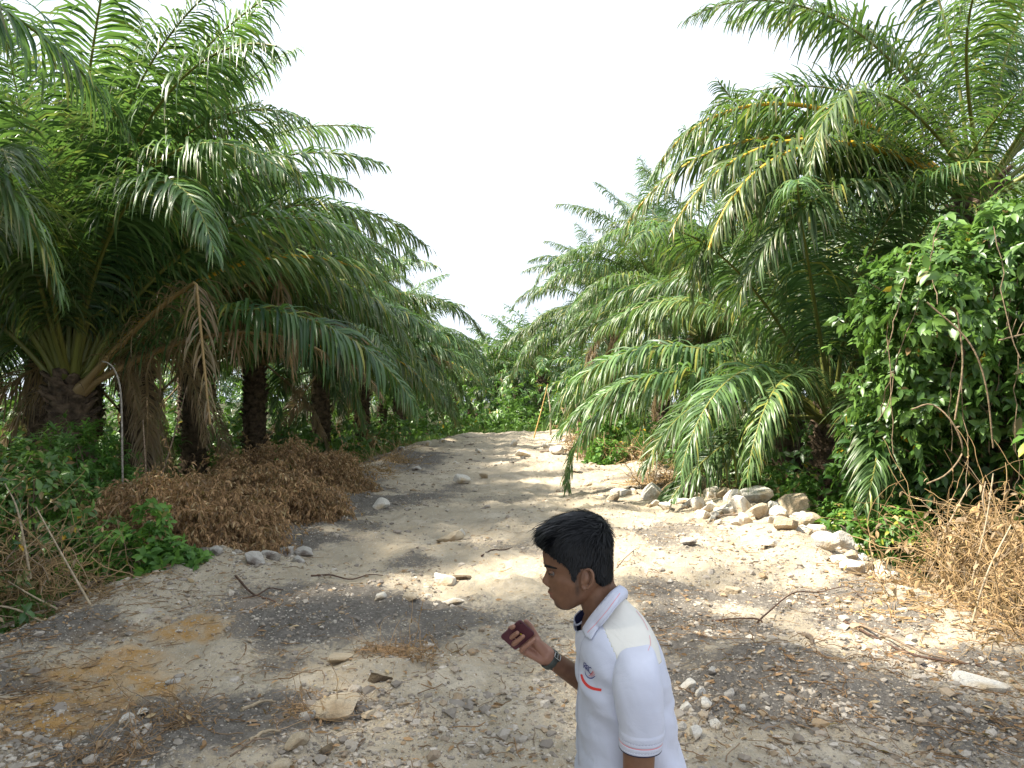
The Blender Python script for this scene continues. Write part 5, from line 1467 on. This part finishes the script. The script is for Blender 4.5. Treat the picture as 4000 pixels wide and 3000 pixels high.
# hair: a shaped mass with overlapping locks
HAIR = [(2001, 2255, 2292, .012), (2006, 2216, 2322, .038), (2016, 2184, 2345, .056), (2034, 2150, 2364, .071), (2058, 2121, 2378, .081), (2085, 2101, 2386, .086), (2110, 2094, 2390, .088), (2130, 2098, 2391, .0885), (2165, 2112, 2392, .088), (2200, 2118, 2392, .086), (2240, 2125, 2391, .083), (2262, 2130, 2388, .076), (2282, 2140, 2380, .068)]
HL = np.array([(2060, 2122), (2090, 2128), (2118, 2138), (2160, 2165), (2200, 2188), (2216, 2212), (2224, 2240), (2231, 2252), (2240, 2244), (2250, 2212), (2266, 2194), (2300, 2197), (2312, 2222), (2322, 2252), (2345, 2274), (2392, 2266), (2420, 2266)], float)
def make_hair():
    r = np.random.default_rng(77)
    n, m = 90, 120
    z = np.linspace(Z0(2001), Z0(2282), n); th = np.linspace(0, 2 * math.pi, m, endpoint=False)
    xf, xb, hw = table(HAIR, z); xf, xb = X0(xf), X0(xb)
    c, s = np.cos(th)[None], np.sin(th)[None]
    a = ((xb - xf) / 2)[:, None]; xc = ((xb + xf) / 2)[:, None]; p = .92
    x = xc - a * np.sign(c) * np.abs(c) ** p
    l = hw[:, None] * np.sign(s) * np.abs(s) ** p
    Z = np.broadcast_to(z[:, None], x.shape).copy()
    d = .0035 * fbm(x * 30, l * 70, Z * 60, seed=8, octv=2)
    x = x - d * c; l = l + d * s; Z = Z + d * .5
    px = 2000 + x * FPX / Y0; py = HOR + (CAM_H - Z) * FPX / Y0
    hl = np.interp(px, HL[:, 0], HL[:, 1]) + 3 * fbm(x * 150, Z * 150, l * 90, seed=12, octv=2)
    over = (py - hl)
    V = np.stack([x, Y0 + l, Z], -1)
    # below the hairline tuck the shell inside the head so that the edge thins out
    cen = np.stack([xc + 0 * x, Y0 + 0 * x, Z], -1)
    k = np.clip(over / 10.0, 0, 1)[..., None]
    V = V * (1 - .30 * k) + cen * .30 * k
    F = grid_faces(n, m, True)[:, ::-1]
    keep = (over.ravel()[F] < 14).any(1)
    mb = MB(); mb.add(V, F[keep])
    mb.add(np.vstack([V[0], [[X0(2274), Y0, Z0(1999)]]]), np.array([[i, m, (i + 1) % m] for i in range(m)]))
    # locks
    ok = np.argwhere(over < -1)
    i = ok[r.choice(len(ok), 5200)]
    Vn = np.stack([-c * np.ones_like(Z) * 1.0, s * np.ones_like(Z), np.ones_like(Z) * 0], -1)
    nz = np.interp(z, [Z0(2120), Z0(2050), Z0(2001)], [0.1, .7, 3.0])[:, None]
    Vn[..., 2] = nz
    Vn = unit(Vn)
    P = V[i[:, 0], i[:, 1]]; N = Vn[i[:, 0], i[:, 1]]
    top = sstep(Z0(2130), Z0(2040), P[:, 2]); frontness = sstep(X0(2250), X0(2120), P[:, 0])
    backness = sstep(X0(2300), X0(2380), P[:, 0])
    flow = np.stack([-1.0 * (.35 + top) * (1 - backness) + .25 * backness, (P[:, 1] - Y0) * 2.0, -.9 * (1 - .75 * top)], -1) + .22 * r.normal(size=P.shape)
    flow = unit(flow - (flow * N).sum(1, keepdims=True) * N)
    L = r.uniform(.018, .036, len(P)) * (.6 + .9 * top)
    pxs = 2000 + P[:, 0] * FPX / Y0; pys = HOR + (CAM_H - P[:, 2]) * FPX / Y0
    # keep locks from running past the hairline
    tip = P + flow * L[:, None]
    tpx = 2000 + tip[:, 0] * FPX / Y0; tpy = HOR + (CAM_H - tip[:, 2]) * FPX / Y0
    lim = np.interp(tpx, HL[:, 0], HL[:, 1])
    L = np.where(tpy > lim + 4, L * .35, L)
    D = unit(flow + N * r.uniform(.02, .28, len(P))[:, None])
    S = np.cross(N, flow)
    Vv, F, k = strips(P - N * .001, D, S, L, r.uniform(.0014, .0036, len(P)), r.uniform(.1, .5, len(P)), 3, .3, BLADE)
    mb.add(Vv, F)
    # the fringe swept forward over the forehead
    q = 420
    l0 = r.uniform(-.075, .06, q)
    P = np.stack([X0(2150) + np.abs(l0) * .35 + r.normal(0, .008, q), Y0 + l0, Z0(2072) + r.normal(0, .010, q)], -1)
    D = np.stack([-np.ones(q), l0 * 2, r.uniform(-.25, .25, q)], -1)
    Vv, F, k = strips(P, D, np.tile([0, 1.0, .3], (q, 1)), r.uniform(.045, .068, q), r.uniform(.003, .006, q), r.uniform(.8, 1.7, q), 5, .3, BLADE)
    mb.add(Vv, F)
    return pm(mb, 'hair', 'hair')
make_hair()

# ---- shirt
def ring_loft(rows, m, p=1.0):
    """rows of (cx, cy, cz, rx, ry); horizontal rings"""
    th = np.linspace(0, 2 * math.pi, m, endpoint=False)
    R = np.asarray(rows, float)
    c, s = np.cos(th)[None], np.sin(th)[None]
    x = R[:, 0:1] + R[:, 3:4] * np.sign(c) * np.abs(c) ** p
    y = R[:, 1:2] + R[:, 4:5] * np.sign(s) * np.abs(s) ** p
    return np.stack([x, y, R[:, 2:3] + 0 * x], -1)

def make_shirt():
    n, m = 190, 200
    V = torso_rings(n, m, 1.0, wr=.013)
    # neck opening: the front of the top edge dips towards the throat
    F = grid_faces(n, m, True)[:, ::-1]
    px = 2000 + V[..., 0] * FPX / V[..., 1]; py = HOR + (CAM_H - V[..., 2]) * FPX / V[..., 1]
    # yoke: pale cream panel over the top of the shoulder
    cz = V[..., 2].ravel()[F].mean(1); cx = V[..., 0].ravel()[F].mean(1); cyv = V[..., 1].ravel()[F].mean(1)
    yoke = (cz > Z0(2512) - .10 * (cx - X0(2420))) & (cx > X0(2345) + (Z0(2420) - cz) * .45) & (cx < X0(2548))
    ct = np.array([(2200, 2470), (2276, 2456), (2302, 2418), (2342, 2368), (2384, 2319), (2420, 2290), (2500, 2260)], float)
    fpx, fpy = px.ravel()[F].mean(1), py.ravel()[F].mean(1)
    keep = fpy > np.interp(fpx, ct[:, 0], ct[:, 1]) + 6
    F, yoke = F[keep], yoke[keep]
    mb = MB()
    mb.add(V, F[~yoke], 0); mb.add(V, F[yoke], 1)
    o = pm(mb, 'shirt', [M['shirt'], M['yoke']])
    so = o.modifiers.new('s', 'SOLIDIFY'); so.thickness = .0015; so.offset = -1
    return o, V, F
shirt, SV, SF = make_shirt()

def make_sleeve(rows, name, parent, seed):
    R = np.asarray(rows, float)
    n = 110; t = np.linspace(0, 1, n); tk = np.linspace(0, 1, len(R))
    C = curve_pts(R, n)
    m = 96
    V = ring_loft(C, m, .93)
    th = np.linspace(0, 2 * math.pi, m, endpoint=False)[None]
    g = sstep(.08, .35, t)[:, None] * sstep(1.0, .8, t)[:, None]
    w = .006 * fbm(V[..., 0] * 16 + V[..., 2] * 6, V[..., 2] * 7, V[..., 1] * 14, seed=seed, octv=3) * g
    V = V + w[..., None] * np.stack([np.cos(th) + 0 * w, np.sin(th) + 0 * w, 0 * w], -1)
    # stitched hem band stands a hair proud
    hem = sstep(.845, .855, t)[:, None] * .0022
    V = V + hem[..., None] * np.stack([np.cos(th) + 0 * w, np.sin(th) + 0 * w, 0 * w], -1)
    F = grid_faces(n, m, True)
    row = F[:, 0] // m
    mb = MB()
    red = (row == int(.925 * n)); d1 = (row == int(.885 * n)) | (row == int(.962 * n)); dash = (F[:, 0] % m) % 2 == 0
    edge = row >= n - 2
    mb.add(V, F[~red & ~(d1 & dash) & ~edge], 0); mb.add(V, F[edge], 3); mb.add(V, F[red], 1); mb.add(V, F[d1 & dash], 2)
    mb.add(np.vstack([V[0], V[0].mean(0)[None] + np.array([[0, 0, .004]])]), np.array([[(i + 1) % m, i, m] for i in range(m)]), 0)
    o = pm(mb, name, [M['shirt'], M['pink_thread'], M['grey_thread'], M['navy']], parent=parent)
    so = o.modifiers.new('s', 'SOLIDIFY'); so.thickness = .0018; so.offset = -1
    return V, F
def srow(fpx, bpx, py, y, ry):
    sc = y / FPX
    return ((fpx + bpx) / 2 * sc - 2000 * sc, y, CAM_H - (py - HOR) * sc, (bpx - fpx) / 2 * sc, ry)
SLV, SLF = make_sleeve([srow(2478, 2500, 2519, 2.055, .012), srow(2436, 2540, 2528, 2.045, .045), srow(2414, 2562, 2556, 2.025, .066), srow(2396, 2578, 2610, 2.005, .072), srow(2391, 2586, 2680, 1.99, .070), srow(2404, 2587, 2770, 1.985, .066), srow(2421, 2585, 2850, 1.982, .062), srow(2424, 2577, 2917, 1.980, .058)], 'sleeve', shirt, 5)
make_sleeve([srow(2470, 2490, 2519, 2.34, .012), srow(2430, 2530, 2530, 2.355, .045), srow(2410, 2550, 2560, 2.38, .062), srow(2395, 2560, 2620, 2.405, .066), srow(2390, 2556, 2680, 2.425, .064), srow(2385, 2545, 2740, 2.44, .060)], 'sleeve', shirt, 6)

SHIRT_T = BVHTree.FromPolygons([Vector(v) for v in SV.reshape(-1, 3)], [tuple(int(i) for i in f) for f in SF])
# collar: folded leaf round the neck, navy lining inside
def make_collar():
    top = curve_pts([pp(2276, 2452, 2.150), pp(2302, 2412, 2.130), pp(2342, 2362, 2.118), pp(2384, 2313, 2.130), pp(2412, 2291, 2.165), pp(2420, 2286, 2.205), pp(2412, 2291, 2.245), pp(2380, 2320, 2.282), pp(2330, 2372, 2.296), pp(2284, 2405, 2.290), pp(2248, 2420, 2.275)], 60)
    bot = curve_pts([pp(2314, 2502, 2.104), pp(2338, 2462, 2.088), pp(2373, 2418, 2.080), pp(2412, 2366, 2.094), pp(2438, 2342, 2.15), pp(2446, 2335, 2.21), pp(2438, 2342, 2.275), pp(2408, 2366, 2.325), pp(2356, 2420, 2.338), pp(2305, 2462, 2.330), pp(2262, 2478, 2.318)], 60)
    for i in range(60):
        q = bot[i]
        if q[1] < Y0 + .02:
            hit, nn, ii, dd = SHIRT_T.ray_cast(Vector((0, 0, CAM_H)), Vector(q - np.array([0, 0, CAM_H])).normalized())
            if hit is not None and hit[1] - .008 < q[1]: bot[i] = np.array(hit) + np.array(nn) * .006 * (1 if nn[1] < 0 else -1)
        else:
            loc, nn, ii, dd = SHIRT_T.find_nearest(Vector(q))
            bot[i] = np.array(loc) + unit(np.array(loc) - np.array([.30, Y0, loc[2]])) * .007
    rows = 12
    t = np.linspace(0, 1, rows)[:, None, None]
    V = top[None] * (1 - t) + bot[None] * t
    mid = V.mean(1, keepdims=True)
    cen = np.array(pp(2350, 2390, Y0))
    out = unit((V - cen) * np.array([1, 1, .2]))
    V = V + out * (.013 * np.sin(np.pi * t) )
    F = grid_faces(rows, 60)
    row = F[:, 0] // 60; colm = F[:, 0] % 60
    mb = MB(); mb.add(V, F, 0)
    c = pm(mb, 'collar', [M['shirt']], parent=shirt)
    so = c.modifiers.new('s', 'SOLIDIFY'); so.thickness = .0025; so.offset = 0
    # inner stand, navy
    st_top = top + unit((cen - top) * np.array([1, 1, 0])) * .004 - np.array([0, 0, .002])
    st_bot = bot * .25 + top * .75 + unit((cen - top) * np.array([1, 1, 0])) * .006 + np.array([0, 0, -.026])
    t = np.linspace(0, 1, 5)[:, None, None]
    mb = MB(); mb.add(st_top[None] * (1 - t) + st_bot[None] * t, grid_faces(5, 60))
    # the far front tip of the stand turns outward and shows its navy face
    a = np.array(pp(2243, 2412, 2.262)); 
    tip = [pp(2250, 2436, 2.245), pp(2243, 2428, 2.243), pp(2246, 2408, 2.25), pp(2270, 2384, 2.262), pp(2290, 2376, 2.268), pp(2294, 2405, 2.258), pp(2280, 2418, 2.25)]
    mb.add(np.array(tip), np.array([[0, 1, 2], [0, 2, 6], [2, 3, 6], [3, 5, 6], [3, 4, 5]]))
    o = pm(mb, 'collar_lining', 'navy', parent=shirt)
    so = o.modifiers.new('s', 'SOLIDIFY'); so.thickness = .002; so.offset = 0
    # white edge of the stand below the navy tip
    mb = MB(); V2, F2, k = tubes(curve_pts([pp(2243, 2426, 2.240), pp(2250, 2441, 2.240), pp(2264, 2437, 2.238), pp(2285, 2420, 2.236)], 14), np.full(14, .0032), 6); mb.add(V2, F2)
    V2, F2, k = tubes(curve_pts([pp(2242, 2428, 2.243), pp(2246, 2406, 2.249), pp(2268, 2383, 2.262)], 14), np.full(14, .0022), 6); mb.add(V2, F2)
    pm(mb, 'collar_edge', 'shirt', parent=shirt)
    return V, F
CV, CF = make_collar()

allV = np.vstack([SV.reshape(-1, 3), SLV.reshape(-1, 3), CV.reshape(-1, 3)])
allF = [tuple(f) for f in SF] + [tuple(f + SV.size // 3) for f in SLF] + [tuple(f + SV.size // 3 + SLV.size // 3) for f in CF]
CLOTH_T = BVHTree.FromPolygons([Vector(v) for v in allV], [tuple(int(i) for i in f) for f in allF])

def stitch(mb, pts, width, mat=0, n=30, dash=False, off=.0022):
    """a sewn line or embroidered stroke laid on the cloth surface"""
    P = np.asarray(pts, float)
    if len(P) == 2: P = P[0] + (P[1] - P[0]) * np.linspace(0, 1, n)[:, None]
    else:
        P3 = curve_pts(np.c_[P, np.zeros(len(P))], n); P = P3[:, :2]
    T = unit(np.gradient(P, axis=0)); N = np.stack([-T[:, 1], T[:, 0]], -1)
    w = np.interp(np.linspace(0, 1, n), np.linspace(0, 1, len(np.atleast_1d(width))), np.atleast_1d(width))[:, None]
    A = P - N * w / 2; B = P + N * w / 2
    V = []
    for i in range(n):
        a = on_surface(CLOTH_T, *A[i], off); b = on_surface(CLOTH_T, *B[i], off)
        if a is None or b is None: 
            if V: V.append(V[-1]); continue
            return
        V.append((a, b))
    V = np.array(V)
    F = grid_faces(n, 2)
    if dash: F = F[::2]
    mb.add(V.reshape(-1, 3), F, mat)
def s7(u, v): return 1900 + u / 1.508, 1900 + v / 1.508
def s8(u, v): return 1950 + u / 3.318, 2350 + v / 3.318

mb = MB()
stitch(mb, [s7(785, 632), s7(720, 722), s7(655, 800), s7(598, 862)], 2.2, 0, 40)
stitch(mb, [s7(772, 620), s7(705, 708), s7(640, 788), s7(584, 846)], 1.3, 1, 60, True)
stitch(mb, [s7(798, 645), s7(735, 735), s7(668, 815), s7(608, 876)], 1.3, 1, 60, True)
stitch(mb, [s7(958, 880), s7(964, 930), s7(952, 972)], 1.8, 0, 20)
stitch(mb, [s7(880, 735), s7(920, 790), s7(950, 850)], 1.5, 0, 20)
stitch(mb, [s7(586, 882), s7(562, 935), s7(550, 1050), s7(542, 1250), s7(540, 1400), s7(548, 1640)], 1.6, 1, 60)
for q in (0, 1):
    pass
pm(mb, 'stitching', [M['pink_thread'], M['grey_thread']], parent=shirt)

mb = MB()
# RRC in slanted navy capitals, a swoosh below
def L8(o, pts): return [s8(o[0] + p[0], o[1] + p[1]) for p in pts]
for o in ((1104, 786), (1134, 818)):
    stitch(mb, L8(o, [(0, 70), (4, 0)]), 2.9, 0, 8)
    stitch(mb, L8(o, [(2, 3), (26, 14), (28, 34), (4, 42)]), 2.6, 0, 14)
    stitch(mb, L8(o, [(10, 40), (24, 80)]), 2.8, 0, 8)
stitch(mb, L8((1166, 846), [(36, 18), (18, 2), (2, 22), (4, 56), (20, 80), (34, 84)]), 2.9, 0, 18)
stitch(mb, [s8(1122, 900), s8(1130, 945), s8(1165, 985), s8(1210, 990), s8(1250, 962)], (1.5, 2.5, 4, 5, 2.5), 0, 24)
stitch(mb, [s8(1165, 965), s8(1200, 935), s8(1225, 895)], (1.2, 3.0, 2.0), 1, 12)
stitch(mb, [s8(1180, 972), s8(1215, 940), s8(1240, 905)], (1.2, 3.0, 2.0), 2, 12)
stitch(mb, [s8(1195, 975), s8(1232, 950), s8(1250, 930)], (1.2, 2.6, 1.6), 2, 12)
pm(mb, 'logo', [M['navy_thread'], M['red_thread'], M['pink_thread']], parent=shirt)
mb = MB()
stitch(mb, [s8(1072, 945), s8(1095, 1020), s8(1150, 1090), s8(1230, 1130), s8(1330, 1146)], (8, 10, 11.5, 11.5, 11), 0, 30)
pm(mb, 'pocket_piping', 'red_thread', parent=shirt)

# trousers and shoes, below the picture
for (hx, kx, ax, ly) in ((.345, .30, .40, 2.11), (.335, .24, .16, 2.29)):
    C = curve_pts([(.345, ly * .6 + Y0 * .4, .93), (hx, ly, .80), (kx, ly, .47), ((kx + ax) / 2 + .015, ly, .28), (ax, ly, .07)], 24)
    mb = MB(); V, F, k = tubes(C, np.interp(np.linspace(0, 1, 24), [0, .2, .5, .8, 1], [.115, .105, .078, .066, .062]), 28); mb.add(V, F)
    pm(mb, 'trouser_leg', 'trousers')
    mb = MB()
    S = ring_loft([(ax - .06, ly, -.005, .135, .044), (ax - .06, ly, .03, .135, .045), (ax - .05, ly, .055, .12, .043), (ax - .01, ly, .085, .065, .042), (ax, ly, .10, .045, .042)], 28, .9)
    mb.add(S, grid_faces(5, 28, True)); mb.add(S[0], np.array([[0, i + 1, i] for i in range(1, 27)]))
    pm(mb, 'shoe', 'shoe')

# watch on the raised wrist
def make_watch():
    ax0 = np.array(pp(2150, 2571, 2.36)); ax1 = np.array(pp(2235, 2635, 2.40))
    c = np.array(pp(2147, 2574, 2.361)); d = unit(ax1 - ax0)
    upv = unit(np.cross(d, np.array([0, 1.0, 0]))); upv = upv if upv[2] > 0 else -upv
    sd = np.cross(d, upv); sd = sd if sd[1] < 0 else -sd
    t = thing_part = None
    th = np.linspace(0, 2 * math.pi, 40, endpoint=False)
    prof = [(-.010, .0300), (-.010, .0325), (-.006, .0332), (.006, .0332), (.010, .0325), (.010, .0300)]
    V = np.array([[c + d * a + (upv * math.sin(q) * 1.0 + sd * math.cos(q) * .98) * r_ for q in th] for a, r_ in prof])
    mb = MB(); mb.add(V, grid_faces(6, 40, True))
    M['strap'] = plain('strap', (0.075, 0.085, 0.075), .6, .2, 60, .2)
    M['steel'] = plain('steel', (0.62, 0.62, 0.62), .25, .05, 30, 0, metallic=1.0)
    w = pm(mb, 'watch', 'strap')
    # keeper loops
    mb = MB()
    for a0 in (-25, 35):
        q = np.radians(np.linspace(a0 - 6, a0 + 6, 6))
        V = np.array([[c + d * a + (upv * math.sin(x) + sd * math.cos(x)) * r_ for x in q] for a, r_ in ((-.0115, .032), (-.0112, .0350), (.0112, .0350), (.0115, .032))])
        mb.add(V, grid_faces(4, 6))
    pm(mb, 'keeper', 'strap', parent=w)
    # steel buckle frame on the inner side of the wrist, high up
    q0 = math.radians(52)
    o = upv * math.sin(q0) + sd * math.cos(q0); tt = upv * math.cos(q0) - sd * math.sin(q0)
    k = c + o * .0352
    P = [k + d * a + tt * b for a, b in ((-.0125, -.009), (.0125, -.009), (.0125, .009), (-.0125, .009), (-.0125, -.009))]
    mb = MB()
    for i in range(4):
        V, F, kk = tubes(np.array([P[i], (P[i] + P[i + 1]) / 2, P[i + 1]]), np.full(3, .0016), 6); mb.add(V, F)
    V, F, kk = tubes(np.array([k - tt * .009, k, k + tt * .009]), np.full(3, .0012), 5); mb.add(V, F)
    pm(mb, 'buckle', 'steel', parent=w)
    # dial on the back of the wrist
    o = -sd
    V = ring_loft([(0, 0, 0, .017, .017), (0, 0, .006, .017, .017), (0, 0, .007, .0155, .0155)], 32)
    W = c + o * .0325 + V[..., 0:1] * d + V[..., 1:2] * upv + V[..., 2:3] * o
    mb = MB(); mb.add(W, grid_faces(3, 32, True)); mb.add(W[2], np.array([[0, i, i + 1] for i in range(1, 31)]))
    pm(mb, 'dial', 'steel', parent=w)
make_watch()

def make_phone():
    A = np.array(pp(2031, 2419, 2.312)); B = np.array(pp(2091, 2474, 2.318)); D = np.array(pp(1999, 2502, 2.338))
    ux = unit(B - A); w = np.linalg.norm(B - A)
    vy = D - A; vy = unit(vy - ux * (vy @ ux)); nrm = np.cross(ux, vy); nrm = nrm if nrm[1] < 0 else -nrm
    h = .092
    t = thing('mobile_phone', 'dark maroon mobile phone with a yellow mark, held in the man\'s raised hand', 'phone', tuple(A + ux * w / 2 + vy * h / 2))
    M['phone_back'] = plain('phone_back', (0.085, 0.025, 0.035), .45, .15, 40, .05, spec=.4)
    M['phone_mark'] = plain('phone_mark', (0.65, 0.52, 0.05), .4, .1, 40, 0)
    M['screen'] = plain('screen', (0.01, 0.01, 0.012), .1, .1, 40, 0, spec=.6)
    r = .008
    pts = []
    for cx, cy_, a0 in ((w / 2 - r, h / 2 - r, 0), (-w / 2 + r, h / 2 - r, 90), (-w / 2 + r, -h / 2 + r, 180), (w / 2 - r, -h / 2 + r, 270)):
        for a in np.radians(np.linspace(a0, a0 + 90, 7)): pts.append((cx + r * math.cos(a), cy_ + r * math.sin(a)))
    pts = np.array(pts); n = len(pts)
    def slab(z0, z1, k, e=.0012):
        rows = [(z0, k - e / .04), (z0 + e, k), (z1 - e, k), (z1, k - e / .04)]
        V = np.array([[ux * p[0] * s + vy * p[1] * s + nrm * z for p in pts] for z, s in rows])
        mb = MB(); mb.add(V, grid_faces(4, n, True)); mb.add(V[0], np.array([[0, i + 1, i] for i in range(1, n - 1)])); mb.add(V[3], np.array([[0, i, i + 1] for i in range(1, n - 1)]))
        return mb
    slab(-.004, .004, 1.0).build('case', M['phone_back'], t, True)
    slab(-.0052, -.0042, .94, .0004).build('screen', M['screen'], t)
    mk = np.array([[ux * (p[0] * .10 + .004) + vy * (p[1] * .05 - .012) + nrm * .0045 for p in pts]])[0]
    mb = MB(); mb.add(mk, np.array([[0, i, i + 1] for i in range(1, n - 1)])); mb.build('mark', M['phone_mark'], t)
    lens = np.array([ux * (-.024 + .0025 * math.cos(a)) + vy * (-.040 + .0025 * math.sin(a)) + nrm * .0045 for a in np.linspace(0, 6.28, 16, endpoint=False)])
    mb = MB(); mb.add(lens, np.array([[0, i, i + 1] for i in range(1, 15)])); mb.build('camera_lens', M['screen'], t)
make_phone()
